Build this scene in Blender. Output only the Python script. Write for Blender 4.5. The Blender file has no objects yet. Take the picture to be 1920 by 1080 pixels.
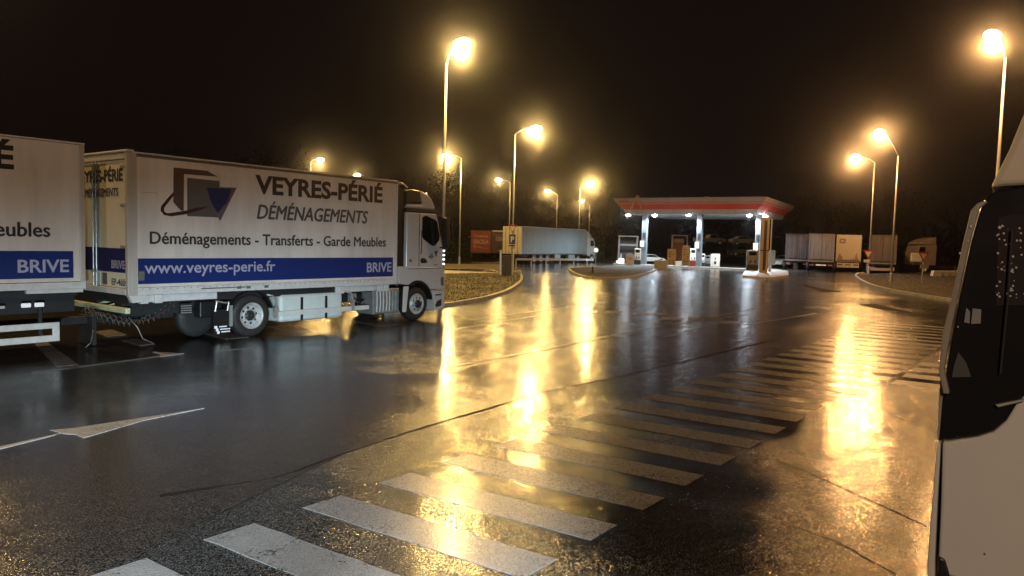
import bpy, bmesh, math, random
from math import pi, sin, cos, radians as R
from mathutils import Vector as V, Matrix

random.seed(7)
sc = bpy.context.scene
col = sc.collection

# ------------------------------------------------------------------ camera
F, CH, PITCH, ROLL = 1387.0, 2.4, -0.0634, 0.025
_f = V((0, cos(PITCH), sin(PITCH)))
_r0, _u0 = V((1, 0, 0)), V((0, -sin(PITCH), cos(PITCH)))
_r = _r0 * cos(ROLL) + _u0 * sin(ROLL)
_u = _u0 * cos(ROLL) - _r0 * sin(ROLL)
cam_d = bpy.data.cameras.new('camera')
cam = bpy.data.objects.new('camera', cam_d)
col.objects.link(cam)
cam.matrix_world = Matrix(((_r.x, _u.x, -_f.x, 0), (_r.y, _u.y, -_f.y, 0), (_r.z, _u.z, -_f.z, CH), (0, 0, 0, 1)))
cam_d.sensor_width = 36
cam_d.lens = 36 * F / 1920
cam_d.clip_start = 0.05
cam_d.clip_end = 3000
sc.camera = cam


def ray(x, y):
    return _f + _r * ((x - 960) / F) - _u * ((y - 540) / F)


def gnd(x, y, z=0.0):
    """point of the ground (height z) that the photograph shows at pixel x, y"""
    d = ray(x, y)
    return V((0, 0, CH)) + d * ((z - CH) / d.z)


def at(x, y, Y):
    d = ray(x, y)
    return V((0, 0, CH)) + d * (Y / d.y)


# ------------------------------------------------------------------ world, exposure, light levels
world = bpy.data.worlds.new('World')
sc.world = world
world.use_nodes = True
bg = world.node_tree.nodes['Background']
bg.inputs[0].default_value = (0.0062, 0.0036, 0.0030, 1)
bg.inputs[1].default_value = 0.9

sc.view_settings.view_transform = 'Standard'
sc.view_settings.look = 'None'
sc.view_settings.gamma = 1
sc.view_settings.use_curve_mapping = False
sc.view_settings.exposure = 0.0

SODIUM_L = (1.0, 0.61, 0.19)
SODIUM_R = (1.0, 0.50, 0.17)
P_LAMP = 4300.0
P_CANOPY = 3300.0
P_HEAD = 9000.0
HAZE_DENSITY = 0.0010

cy = sc.cycles
cy.use_denoising = True
cy.denoising_prefilter = 'ACCURATE'
try:
    cy.denoiser = 'OPENIMAGEDENOISE'
except Exception:
    pass
cy.max_bounces = 5
cy.diffuse_bounces = 2
cy.glossy_bounces = 3
cy.transmission_bounces = 4
cy.transparent_max_bounces = 6
cy.volume_bounces = 0
cy.sample_clamp_indirect = 3.0
cy.caustics_reflective = False
cy.caustics_refractive = False
cy.use_light_tree = True

# ------------------------------------------------------------------ materials
_M = {}


def _new(name):
    m = bpy.data.materials.new(name)
    m.use_nodes = True
    return m, m.node_tree, m.node_tree.nodes['Principled BSDF']


def N(nt, t, **kw):
    n = nt.nodes.new(t)
    for k, v in kw.items():
        setattr(n, k, v)
    return n


def pos_out(nt, scale=(1, 1, 1)):
    g = N(nt, 'ShaderNodeTexCoord')
    mp = N(nt, 'ShaderNodeMapping')
    mp.inputs['Scale'].default_value = scale
    nt.links.new(g.outputs['Object'], mp.inputs[0])
    return mp.outputs[0]


def noise(nt, vec, scale, detail=4, rough=0.55):
    n = N(nt, 'ShaderNodeTexNoise')
    n.inputs['Scale'].default_value = scale
    n.inputs['Detail'].default_value = detail
    n.inputs['Roughness'].default_value = rough
    nt.links.new(vec, n.inputs['Vector'])
    return n.outputs[0]


def ramp(nt, fac, stops):
    r = N(nt, 'ShaderNodeValToRGB')
    while len(r.color_ramp.elements) < len(stops):
        r.color_ramp.elements.new(0.5)
    for e, (p, c) in zip(r.color_ramp.elements, stops):
        e.position = p
        if isinstance(c, (int, float)):
            c = (c, c, c)
        e.color = (*c, 1)
    nt.links.new(fac, r.inputs[0])
    return r.outputs[0]


def math_n(nt, op, a, b=None, c=None):
    n = N(nt, 'ShaderNodeMath', operation=op)
    for i, v in enumerate((a, b, c)):
        if v is None:
            continue
        if isinstance(v, (int, float)):
            n.inputs[i].default_value = v
        else:
            nt.links.new(v, n.inputs[i])
    return n.outputs[0]


def mat(name, base, rough=0.5, metal=0.0, var=0.25, nscale=3.0, bump=0.0, bscale=60.0, dirt=None, streak=False, emis=None, estr=0.0, coat=0.0):
    """a plain surface with wear: colour varies with noise, optional fine relief"""
    if name in _M:
        return _M[name]
    m, nt, p = _new(name)
    v = pos_out(nt, (1, 1, 0.18) if streak else (1, 1, 1))
    n = noise(nt, v, nscale, 6, 0.65)
    d = dirt or tuple(c * (1 - var) for c in base)
    c = ramp(nt, n, [(0.32, d), (0.62, base)])
    nt.links.new(c, p.inputs['Base Color'])
    r = ramp(nt, n, [(0.3, min(1, rough * 1.25)), (0.7, rough * 0.85)])
    nt.links.new(r, p.inputs['Roughness'])
    p.inputs['Metallic'].default_value = metal
    if coat:
        p.inputs['Coat Weight'].default_value = coat
        p.inputs['Coat Roughness'].default_value = 0.08
    if bump:
        v2 = pos_out(nt)
        b = N(nt, 'ShaderNodeBump')
        b.inputs['Strength'].default_value = 0.6
        b.inputs['Distance'].default_value = bump
        nt.links.new(noise(nt, v2, bscale, 3), b.inputs['Height'])
        nt.links.new(b.outputs[0], p.inputs['Normal'])
    if emis:
        p.inputs['Emission Color'].default_value = (*emis, 1)
        p.inputs['Emission Strength'].default_value = estr
    _M[name] = m
    return m


def wet_ground(name, base, film=0.20, puddle=0.035, amount=0.5, grain=0.004, gscale=58.0, paint=None, seed=0.0, coat=0.6, smooth_spots=()):
    """rain-wet paving: aggregate relief under a water film, smoother where water stands"""
    if name in _M:
        return _M[name]
    m, nt, p = _new(name)
    v = pos_out(nt)
    mp = N(nt, 'ShaderNodeMapping')
    mp.inputs['Location'].default_value = (seed, seed * 0.7, 0)
    nt.links.new(v, mp.inputs[0])
    v = mp.outputs[0]
    big = noise(nt, v, 0.22, 5, 0.62)
    mid = noise(nt, v, 1.6, 4, 0.6)
    wet = math_n(nt, 'MULTIPLY_ADD', mid, 0.35, math_n(nt, 'MULTIPLY', big, 0.65))
    e = 0.5 + (0.5 - amount) * 0.25
    wetm = ramp(nt, wet, [(e - 0.09, 0.0), (e + 0.15, 1.0)])
    # smoother stretches with flattened grain, set by position: (x, y, radius)
    for wx, wy, wr in smooth_spots:
        g = N(nt, 'ShaderNodeTexCoord')
        dn = N(nt, 'ShaderNodeVectorMath', operation='DISTANCE')
        nt.links.new(g.outputs['Object'], dn.inputs[0])
        dn.inputs[1].default_value = (wx, wy, 0)
        dd = math_n(nt, 'ADD', math_n(nt, 'DIVIDE', dn.outputs['Value'], wr), math_n(nt, 'MULTIPLY_ADD', mid, 1.2, -0.6))
        wetm = math_n(nt, 'MAXIMUM', wetm, ramp(nt, dd, [(0.35, 0.85), (1.15, 0.0)]))
    fine = noise(nt, v, gscale, 2, 0.7)
    vo = N(nt, 'ShaderNodeTexVoronoi')
    vo.inputs['Scale'].default_value = gscale * 0.8
    nt.links.new(v, vo.inputs['Vector'])
    med = ramp(nt, vo.outputs['Distance'], [(0.0, 1.0), (0.75, 0.0)])
    # colour
    cn = noise(nt, v, 9.0, 5, 0.7)
    cmix = math_n(nt, 'MULTIPLY_ADD', fine, 0.6, math_n(nt, 'MULTIPLY', cn, 0.4))
    c = ramp(nt, math_n(nt, 'MULTIPLY_ADD', med, 0.45, math_n(nt, 'MULTIPLY', cmix, 0.55)), [(0.30, tuple(x * 0.25 for x in base)), (0.50, base), (0.66, tuple(x * 2.4 for x in base))])
    if paint:
        wear = math_n(nt, 'MULTIPLY_ADD', noise(nt, v, 26.0, 5, 0.75), 0.6, math_n(nt, 'MULTIPLY', noise(nt, v, 3.2, 4, 0.6), 0.4))
        wm = ramp(nt, wear, [(0.385, 0.0), (0.46, 1.0)])
        mx = N(nt, 'ShaderNodeMix', data_type='RGBA')
        nt.links.new(wm, mx.inputs[0])
        nt.links.new(c, mx.inputs[6])
        nt.links.new(ramp(nt, cmix, [(0.3, tuple(x * 0.72 for x in paint)), (0.6, paint)]), mx.inputs[7])
        c = mx.outputs[2]
    nt.links.new(c, p.inputs['Base Color'])
    # roughness
    ro = N(nt, 'ShaderNodeMapRange')
    nt.links.new(wetm, ro.inputs[0])
    ro.inputs[3].default_value = film
    ro.inputs[4].default_value = puddle
    rv = math_n(nt, 'MULTIPLY', ro.outputs[0], ramp(nt, cn, [(0.3, 0.75), (0.7, 1.0)]))
    rv = math_n(nt, 'MULTIPLY', rv, ramp(nt, med, [(0.2, 0.65), (0.8, 1.5)]))
    nt.links.new(rv, p.inputs['Roughness'])
    p.inputs['IOR'].default_value = 1.42
    # relief: the aggregate, drowned where the film is thick, and slow swells
    inv = math_n(nt, 'SUBTRACT', 1.0, math_n(nt, 'MULTIPLY', wetm, 0.68))
    b1 = N(nt, 'ShaderNodeBump')
    b1.inputs['Distance'].default_value = grain
    nt.links.new(math_n(nt, 'MULTIPLY', inv, 0.75), b1.inputs['Strength'])
    nt.links.new(math_n(nt, 'MULTIPLY_ADD', fine, 0.5, math_n(nt, 'MULTIPLY', med, 0.9)), b1.inputs['Height'])
    b2 = N(nt, 'ShaderNodeBump')
    b2.inputs['Distance'].default_value = 0.011
    b2.inputs['Strength'].default_value = 0.55
    nt.links.new(noise(nt, v, 0.9, 3, 0.5), b2.inputs['Height'])
    nt.links.new(b1.outputs[0], b2.inputs['Normal'])
    nt.links.new(b2.outputs[0], p.inputs['Normal'])
    # the water film itself: a sharper lobe over the wet stone
    nt.links.new(ramp(nt, math_n(nt, 'MAXIMUM', wetm, math_n(nt, 'SUBTRACT', 1.0, med)), [(0.25, coat * 0.25), (0.6, coat)]), p.inputs['Coat Weight'])
    p.inputs['Coat IOR'].default_value = 1.33
    nt.links.new(ramp(nt, math_n(nt, 'MULTIPLY_ADD', wetm, -0.5, math_n(nt, 'MULTIPLY', cn, 0.9)), [(0.0, 0.045), (0.6, 0.17)]), p.inputs['Coat Roughness'])
    b3 = N(nt, 'ShaderNodeBump')
    b3.inputs['Distance'].default_value = grain * 0.20
    nt.links.new(inv, b3.inputs['Strength'])
    nt.links.new(med, b3.inputs['Height'])
    b4 = N(nt, 'ShaderNodeBump')
    b4.inputs['Distance'].default_value = 0.011
    b4.inputs['Strength'].default_value = 0.45
    nt.links.new(b2.inputs['Height'].links[0].from_socket, b4.inputs['Height'])
    nt.links.new(b3.outputs[0], b4.inputs['Normal'])
    nt.links.new(b4.outputs[0], p.inputs['Coat Normal'])
    _M[name] = m
    return m


asphalt = wet_ground('wet_asphalt', (0.040, 0.038, 0.037), 0.27, 0.08, 0.46, grain=0.0048, gscale=80.0, coat=0.75, smooth_spots=((1.1, 6.2, 1.7), (1.9, 7.4, 1.2), (-3.6, 5.6, 1.6), (1.2, 12.0, 1.5), (3.6, 9.9, 1.4)))
asphalt_smooth = wet_ground('wet_asphalt_fine', (0.040, 0.033, 0.030), 0.25, 0.12, 0.42, grain=0.0026, gscale=80.0, seed=31, coat=0.55)
road_paint = wet_ground('wet_road_paint', (0.045, 0.043, 0.042), 0.46, 0.30, 0.35, grain=0.0016, gscale=80.0, paint=(0.19, 0.18, 0.18), seed=5, coat=0.2)
lightened_paint = wet_ground('lightened_road_paint', (0.045, 0.043, 0.042), 0.5, 0.35, 0.3, grain=0.0016, gscale=80.0, paint=(0.55, 0.53, 0.52), seed=5, coat=0.15)  # road_paint lightened; on the lane marks this paints in the rear door's reflection
tar = mat('tar_seal', (0.008, 0.008, 0.008), 0.9, bump=0.004, bscale=30)
tar.node_tree.nodes['Principled BSDF'].inputs['Specular IOR Level'].default_value = 0.15
grass_m = mat('wet_grass_blades', (0.08, 0.075, 0.024), 0.5, nscale=1.2, var=0.5)
soil_m = mat('wet_turf', (0.11, 0.090, 0.034), 0.7, nscale=0.5, var=0.5, bump=0.012, bscale=14)
turf_dark = mat('dark_wet_turf', (0.055, 0.042, 0.022), 0.85, nscale=1.4, var=0.6, bump=0.04, bscale=9)
mulch_m = mat('dark_mulch', (0.022, 0.016, 0.010), 0.9, nscale=5, var=0.5, bump=0.03, bscale=20)
kerb_m = mat('kerb_concrete', (0.42, 0.40, 0.36), 0.45, nscale=2, var=0.35, bump=0.003, bscale=40)
concrete = mat('pale_concrete', (0.40, 0.37, 0.32), 0.5, nscale=1.5, var=0.35, bump=0.003, bscale=30)
forecourt_m = wet_ground('wet_concrete', (0.20, 0.20, 0.20), 0.22, 0.07, 0.5, grain=0.002, seed=11)
galv = mat('galvanised_steel', (0.50, 0.50, 0.48), 0.42, 0.55, nscale=4, var=0.2)
box_white = mat('white_box_panel', (0.76, 0.72, 0.69), 0.42, nscale=1.3, var=0.26, streak=True)
box_white2 = mat('grimy_white_panel', (0.52, 0.49, 0.45), 0.45, nscale=1.4, var=0.28, streak=True)
rail_white = mat('white_rail_metal', (0.66, 0.66, 0.66), 0.35, nscale=6, var=0.18)
cab_white = mat('white_cab_paint', (0.55, 0.54, 0.53), 0.28, nscale=2, var=0.08, coat=0.5)
grey_rail = mat('anodised_rail', (0.20, 0.19, 0.17), 0.4, 0.4)
black_pl = mat('black_plastic', (0.012, 0.012, 0.013), 0.42)
black_gl = mat('dark_glass', (0.006, 0.006, 0.007), 0.06, var=0.0)
chassis_m = mat('chassis_steel', (0.028, 0.028, 0.030), 0.55, 0.2, nscale=5)
rubber = mat('tyre_rubber', (0.020, 0.020, 0.021), 0.62, nscale=12, bump=0.003, bscale=40)
steel_rim = mat('silver_wheel_rim', (0.55, 0.56, 0.57), 0.4, 0.15, nscale=9, var=0.35)
blue_m = mat('blue_vinyl', (0.012, 0.030, 0.17), 0.35, nscale=2, var=0.12)
navy_m = mat('navy_vinyl', (0.010, 0.018, 0.10), 0.35, var=0.1)
txt_dark = mat('dark_lettering', (0.035, 0.030, 0.032), 0.4, var=0.1)
txt_grey = mat('grey_lettering', (0.085, 0.078, 0.080), 0.4, var=0.1)
txt_pale = mat('pale_lettering', (0.42, 0.43, 0.58), 0.4, var=0.1)
logo_brown = mat('brown_vinyl', (0.105, 0.070, 0.060), 0.4, var=0.1)
logo_grey = mat('grey_vinyl', (0.125, 0.115, 0.115), 0.4, var=0.1)
logo_blue = mat('logo_blue_vinyl', (0.022, 0.030, 0.11), 0.4, var=0.1)
logo_ring = mat('maroon_vinyl', (0.062, 0.022, 0.022), 0.4, var=0.1)
tank_m = mat('white_tank', (0.62, 0.70, 0.70), 0.33, nscale=3, var=0.12)
alu = mat('ribbed_aluminium', (0.36, 0.38, 0.38), 0.4, 0.5, nscale=7, var=0.3)
red_m = mat('red_paint', (0.20, 0.022, 0.014), 0.45, nscale=1, var=0.25)
fascia_red = mat('red_fascia', (0.42, 0.040, 0.012), 0.7, nscale=0.8, var=0.2)
fascia_red.node_tree.nodes['Principled BSDF'].inputs['Specular IOR Level'].default_value = 0.2
fascia_white = mat('white_fascia', (0.25, 0.205, 0.185), 0.4, nscale=0.8, var=0.15)
soffit_m = mat('canopy_soffit', (0.45, 0.47, 0.50), 0.5, nscale=0.5, var=0.2)
column_m = mat('grey_column_paint', (0.16, 0.175, 0.19), 0.45, nscale=1, var=0.3, streak=True)
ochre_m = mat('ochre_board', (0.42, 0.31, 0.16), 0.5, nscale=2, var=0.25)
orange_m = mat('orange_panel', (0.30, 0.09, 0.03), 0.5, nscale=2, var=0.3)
bark = mat('bark', (0.028, 0.020, 0.015), 0.9, nscale=4, var=0.5, bump=0.02, bscale=12)
leaf_m = mat('dark_foliage', (0.018, 0.019, 0.009), 0.7, nscale=0.8, var=0.5)
tarp = mat('grey_green_curtain', (0.22, 0.25, 0.25), 0.5, nscale=0.6, var=0.2, streak=True)
reflect_m = mat('reflective_white', (0.85, 0.87, 0.9), 0.3, var=0.05, emis=None)
sign_white = mat('sign_white', (0.75, 0.73, 0.68), 0.4, var=0.08)
sign_red = mat('sign_red', (0.42, 0.03, 0.02), 0.4, var=0.1)
sign_blue = mat('sign_blue', (0.010, 0.020, 0.09), 0.4, var=0.1)


def emitter(name, c, s):
    if name in _M:
        return _M[name]
    m, nt, p = _new(name)
    p.inputs['Base Color'].default_value = (0.8, 0.8, 0.8, 1)
    p.inputs['Emission Color'].default_value = (*c, 1)
    p.inputs['Emission Strength'].default_value = s
    _M[name] = m
    return m


lens_l = emitter('lamp_lens_yellow', (1.0, 0.70, 0.32), 60)
lens_r = emitter('lamp_lens_orange', (1.0, 0.62, 0.26), 60)
lens_led = emitter('led_lens', (0.80, 0.92, 1.0), 60)
marker_glint = emitter('marker_glint_glow', (0.9, 0.95, 1.0), 4)  # glint of the reflective markers, put in as emission


# ------------------------------------------------------------------ geometry helpers
class MB:
    """collects shapes in one bmesh; build() links them as one object"""

    def __init__(s):
        s.b = bmesh.new()

    def box(s, x0, x1, y0, y1, z0, z1, mtx=None):
        p = [V((x, y, z)) for z in (z0, z1) for y in (y0, y1) for x in (x0, x1)]
        if mtx:
            p = [mtx @ q for q in p]
        v = [s.b.verts.new(q) for q in p]
        for f in ((0, 2, 3, 1), (4, 5, 7, 6), (0, 1, 5, 4), (2, 6, 7, 3), (0, 4, 6, 2), (1, 3, 7, 5)):
            s.b.faces.new([v[i] for i in f])
        return s

    def prism(s, pts, a, b, axis='y'):
        """2D outline (u, w) extruded from a to b; axis y: u=x w=z; axis x: u=y w=z; axis z: u=x w=y"""
        def q(u, w, t):
            return {'y': (u, t, w), 'x': (t, u, w), 'z': (u, w, t)}[axis]
        v0 = [s.b.verts.new(q(u, w, a)) for u, w in pts]
        v1 = [s.b.verts.new(q(u, w, b)) for u, w in pts]
        s.b.faces.new(v0)
        s.b.faces.new(v1[::-1])
        n = len(pts)
        for i in range(n):
            j = (i + 1) % n
            s.b.faces.new((v0[i], v1[i], v1[j], v0[j]))
        return s

    def tube(s, path, r, seg=8, r1=None):
        path = [V(p) for p in path]
        n = len(path)
        rings = []
        for i, p in enumerate(path):
            d = (path[min(i + 1, n - 1)] - path[max(i - 1, 0)]).normalized()
            a = d.cross(V((0, 0, 1)) if abs(d.z) < 0.9 else V((1, 0, 0))).normalized()
            c = d.cross(a)
            rr = r if r1 is None else r + (r1 - r) * i / (n - 1)
            rings.append([s.b.verts.new(p + (a * cos(2 * pi * k / seg) + c * sin(2 * pi * k / seg)) * rr) for k in range(seg)])
        for A, B in zip(rings, rings[1:]):
            for k in range(seg):
                s.b.faces.new((A[k], A[(k + 1) % seg], B[(k + 1) % seg], B[k]))
        s.b.faces.new(rings[0][::-1])
        s.b.faces.new(rings[-1])
        return s

    def lathe(s, prof, cen, axis='y', seg=32, caps=(True, True)):
        """profile of (radius, offset along axis)"""
        cen = V(cen)
        rings = []
        for r, t in prof:
            ring = []
            for k in range(seg):
                a = 2 * pi * k / seg
                if axis == 'y':
                    q = V((r * cos(a), t, r * sin(a)))
                elif axis == 'x':
                    q = V((t, r * cos(a), r * sin(a)))
                else:
                    q = V((r * cos(a), r * sin(a), t))
                ring.append(s.b.verts.new(cen + q))
            rings.append(ring)
        for A, B in zip(rings, rings[1:]):
            for k in range(seg):
                s.b.faces.new((A[k], A[(k + 1) % seg], B[(k + 1) % seg], B[k]))
        for rg, on in ((rings[0], caps[0]), (rings[-1], caps[1])):
            if not on:
                continue
            try:
                s.b.faces.new(rg)
            except ValueError:
                pass
        return s

    def ball(s, c, r, sc_=(1, 1, 1), sub=2):
        m = Matrix.Translation(c) @ Matrix.Diagonal((*sc_, 1))
        bmesh.ops.create_icosphere(s.b, subdivisions=sub, radius=r, matrix=m)
        return s

    def quad(s, *p):
        s.b.faces.new([s.b.verts.new(q) for q in p])
        return s

    def build(s, name, m, parent=None, bevel=0.0, smooth=False, seg=2):
        bmesh.ops.recalc_face_normals(s.b, faces=s.b.faces)
        me = bpy.data.meshes.new(name)
        s.b.to_mesh(me)
        s.b.free()
        me.materials.append(m)
        o = bpy.data.objects.new(name, me)
        col.objects.link(o)
        if parent:
            o.parent = parent
        if bevel:
            md = o.modifiers.new('bevel', 'BEVEL')
            md.width = bevel
            md.segments = seg
            md.limit_method = 'ANGLE'
            md.angle_limit = R(35)
        if smooth:
            for p in me.polygons:
                p.use_smooth = True
        return o


def tag(o, label=None, cat=None, group=None, kind=None):
    if label:
        o['label'] = label
    if cat:
        o['category'] = cat
    if group:
        o['group'] = group
    if kind:
        o['kind'] = kind
    return o


def empty(name, loc=(0, 0, 0), rz=0.0, **kw):
    o = bpy.data.objects.new(name, None)
    col.objects.link(o)
    o.location = loc
    o.rotation_euler = (0, 0, rz)
    o.empty_display_size = 0.2
    return tag(o, **kw)


def copy_tree(o, parent=None):
    c = o.copy()
    col.objects.link(c)
    c.parent = parent
    for ch in [x for x in bpy.data.objects if x.parent == o]:
        copy_tree(ch, c)
    return c


def text_mesh(body, bold=0.0, shear=0.0, spacing=1.0):
    cu = bpy.data.curves.new('t', 'FONT')
    cu.body = body
    cu.offset = bold
    cu.shear = shear
    cu.space_character = spacing
    cu.resolution_u = 3
    cu.fill_mode = 'FRONT'
    ob = bpy.data.objects.new('t', cu)
    col.objects.link(ob)
    dg = bpy.context.evaluated_depsgraph_get()
    me = bpy.data.meshes.new_from_object(ob.evaluated_get(dg))
    bpy.data.objects.remove(ob)
    bpy.data.curves.remove(cu)
    return me


def lettering(name, body, m, parent, u0, u1, w0, w1, place, bold=0.0, shear=0.0, fat=0.0, words=False):
    """flat print fitted to the rectangle u0..u1 x w0..w1; place(u, w) gives the 3D point; words: each word its own object"""
    me = text_mesh(body, bold, shear)
    xs = [v.co.x for v in me.vertices]
    ys = [v.co.y for v in me.vertices]
    xa, xb, ya, yb = min(xs), max(xs), min(ys), max(ys)
    for v in me.vertices:
        v.co = V((u0 + (u1 - u0) * (v.co.x - xa) / (xb - xa), w0 + (w1 - w0) * (v.co.y - ya) / (yb - ya), 0))
    cuts = [(-1e9, 1e9)]
    if words:
        us = sorted(v.co.x for v in me.vertices)
        gap = 0.55 * (w1 - w0) * 0.5
        cuts, start = [], us[0]
        for a, c in zip(us, us[1:]):
            if c - a > gap * words:
                cuts.append((start - 1e-4, a + 1e-4))
                start = c
        cuts.append((start - 1e-4, us[-1] + 1e-4))
    du, dw = (place(1, 0) - place(0, 0)).normalized(), (place(0, 1) - place(0, 0)).normalized()
    nrm = du.cross(dw)
    o = None
    for lo_u, hi_u in cuts:
        src = bmesh.new()
        src.from_mesh(me)
        if words:
            bmesh.ops.delete(src, geom=[v for v in src.verts if not (lo_u <= v.co.x <= hi_u)], context='VERTS')
        base = bpy.data.meshes.new(name)
        src.to_mesh(base)
        src.free()
        bm = bmesh.new()
        for k, (a, c) in enumerate(((0, 0), (fat, 0), (-fat, 0), (0, fat * 0.7), (0, -fat * 0.7)) if fat else ((0, 0),)):
            n0 = len(bm.verts)
            bm.from_mesh(base)
            bm.verts.ensure_lookup_table()
            for v in bm.verts[n0:]:
                v.co = place(v.co.x + a, v.co.y + c) + nrm * 0.0004 * k
        bm.to_mesh(base)
        bm.free()
        base.materials.clear()
        base.materials.append(m)
        o = bpy.data.objects.new(name, base)
        col.objects.link(o)
        o.parent = parent
    bpy.data.meshes.remove(me)
    return o


def sheet(name, pts, z, m, parent=None, kind='structure', thick=None):
    """flat polygon on the ground"""
    b = MB()
    if thick:
        b.prism([(p[0], p[1]) for p in pts], z - thick, z, 'z')
    else:
        b.quad(*[V((p[0], p[1], z)) for p in pts])
    o = b.build(name, m, parent)
    if not thick and o.data.polygons[0].normal.z < 0:
        o.data.flip_normals()
    if kind and not parent:
        o['kind'] = kind
    return o


# ------------------------------------------------------------------ ground and roads
b = MB()
b.quad(V((-900, -300, 0)), V((900, -300, 0)), V((900, 1500, 0)), V((-900, 1500, 0)))
ground = b.build('ground', asphalt)
ground['kind'] = 'structure'

# smoother lane of newer asphalt between the long joint and the parked lorry
lane = [gnd(x, y) for x, y in ((-700, 1500), (640, 852), (760, 812), (850, 785), (905, 770), (1000, 738), (1190, 700), (1440, 640), (1400, 604), (1190, 625), (835, 700), (300, 705), (-500, 790))]
sheet('road', lane, 0.003, asphalt_smooth)

# the sealed joint between the two surfaces
jp = [gnd(x, y) for x, y in ((300, 930), (520, 895), (640, 852), (700, 832), (760, 812), (850, 785), (905, 770), (1000, 738), (1100, 718), (1190, 700), (1320, 669), (1440, 640), (1560, 612))]
b = MB()
fine = []
for a, c in zip(jp, jp[1:]):
    k = max(2, int((c - a).length / 0.12))
    fine += [a.lerp(c, i / k) for i in range(k)]
w = 0.03
prev = None
for i in range(len(fine) - 1):
    d = (fine[i + 1] - fine[i]).normalized()
    n = V((-d.y, d.x, 0))
    w = max(0.004, min(0.05, w + random.uniform(-0.009, 0.009)))
    q = fine[i] + n * random.uniform(-0.008, 0.008)
    cur = (b.b.verts.new(q + n * w + V((0, 0, 0.005))), b.b.verts.new(q - n * w + V((0, 0, 0.005))))
    if prev:
        b.b.faces.new((prev[0], prev[1], cur[1], cur[0]))
    prev = cur
jo = b.build('road_joint', tar)
jo['kind'] = 'structure'

# zebra crossing: one long row of bars running away to the right
zebra = empty('zebra_crossing', (0, 0, 0), kind='structure')
zd = V((0.61, 0.79)).normalized()
L0, R0 = V((-1.54, 6.74)), V((0.39, 5.46))
for k in range(-3, 26):
    a = L0 + zd * 0.905 * k
    c = R0 + zd * 0.905 * k
    jit = random.uniform(-0.03, 0.03)
    wd = 0.44 + random.uniform(-0.015, 0.015)
    if k > 9:
        c = c + (c - a) * 0.12
    pts = [a - zd * wd, c - zd * wd, c, a]
    bb = MB()
    # slightly ragged long edges
    n = 14
    top, bot = [], []
    for i in range(n + 1):
        t = i / n
        top.append(V((*(pts[3].lerp(pts[2], t) + zd * random.uniform(-0.008, 0.008)), 0.008)))
        bot.append(V((*(pts[0].lerp(pts[1], t) + zd * random.uniform(-0.008, 0.008)), 0.008)))
    bb.prism([(q.x, q.y) for q in bot + top[::-1]], 0.0008, 0.0042, 'z')
    bb.build('stripe', road_paint, zebra)

# second short crossing to the right of it
zebra2 = empty('side_zebra_crossing', (0, 0, 0), kind='structure')
for k in range(4):
    o_ = V((6.9, 13.25)) + zd * 0.95 * k
    e = V((0.83, -0.56)) * 2.6
    q = [o_, o_ + e, o_ + e + zd * 0.5, o_ + zd * 0.5]
    sheet('stripe', q, 0.0042, lightened_paint, zebra2, thick=0.0034)

# arrows of the lane line and the line itself
marks = empty('lane_marking', (0, 0, 0), kind='structure')


def mark(pix, name='line', par=marks, z=0.0062):
    return sheet(name, [gnd(x, y) for x, y in pix], z, lightened_paint if par is marks else road_paint, par, thick=0.005)


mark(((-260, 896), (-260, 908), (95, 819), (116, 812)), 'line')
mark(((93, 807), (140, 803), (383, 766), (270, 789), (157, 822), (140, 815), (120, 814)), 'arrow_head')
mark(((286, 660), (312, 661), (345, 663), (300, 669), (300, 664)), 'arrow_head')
edge = empty('edge_marking', (0, 0, 0), kind='structure')
for a, c in (((838, 690), (1005, 658)), ((1012, 657), (1140, 631)), ((1148, 630), (1240, 612)), ((1246, 611), (1400, 590))):
    A, C = gnd(*a), gnd(*c)
    d = (C - A).normalized()
    n = V((-d.y, d.x, 0)) * 0.06
    sheet('line', [A - n, C - n, C + n, A + n], 0.008, road_paint, edge)
give = empty('give_way_marking', (0, 0, 0), kind='structure')
for x0, x1, y in ((1100, 1122, 584), (1136, 1168, 585), (1196, 1253, 588), (1240, 1284, 597), (1292, 1356, 597), (1350, 1392, 604)):
    A, C = gnd(x0, y - 2.5), gnd(x1, y - 1)
    B2, D2_ = gnd(x1 - 4, y + 3.5), gnd(x0 - 4, y + 3)
    sheet('dash', [A, C, B2, D2_], 0.008, road_paint, give)
for x0, x1, y in ((1010, 1070, 560), (1085, 1150, 566), (1440, 1500, 545), (1510, 1570, 551)):
    pass
bays = empty('bay_marking', (0, 0, 0), kind='structure')
mark(((60, 697), (300, 667), (308, 667.5), (60, 700)), 'line', bays)
mark(((405, 657.5), (475, 650.5), (475, 652), (405, 659.5)), 'line', bays)
for q in (((175, 622), (210, 618), (238, 628), (200, 632)), ((228, 638), (255, 635), (290, 645), (262, 648)), ((368, 621), (410, 619), (466, 632), (424, 636)),
          ((500, 612), (540, 610), (592, 622), (550, 626)), ((60, 640), (84, 638), (146, 684), (106, 688)), ((655, 600), (690, 598), (745, 609), (708, 612))):
    mark(q, 'bar', bays)
# lines fanning over the far tarmac
for a, c in (((1240, 612), (1425, 577)), ((1100, 545), (1240, 566)), ((1250, 632), (1320, 612)), ((1395, 610), (1530, 588)), ((880, 600), (1140, 566)), ((850, 618), (1010, 592))):
    A, C = gnd(*a), gnd(*c)
    d = (C - A).normalized()
    n = V((-d.y, d.x, 0)) * 0.06
    sheet('line', [A - n, C - n, C + n, A + n], 0.008, road_paint, edge)

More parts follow.
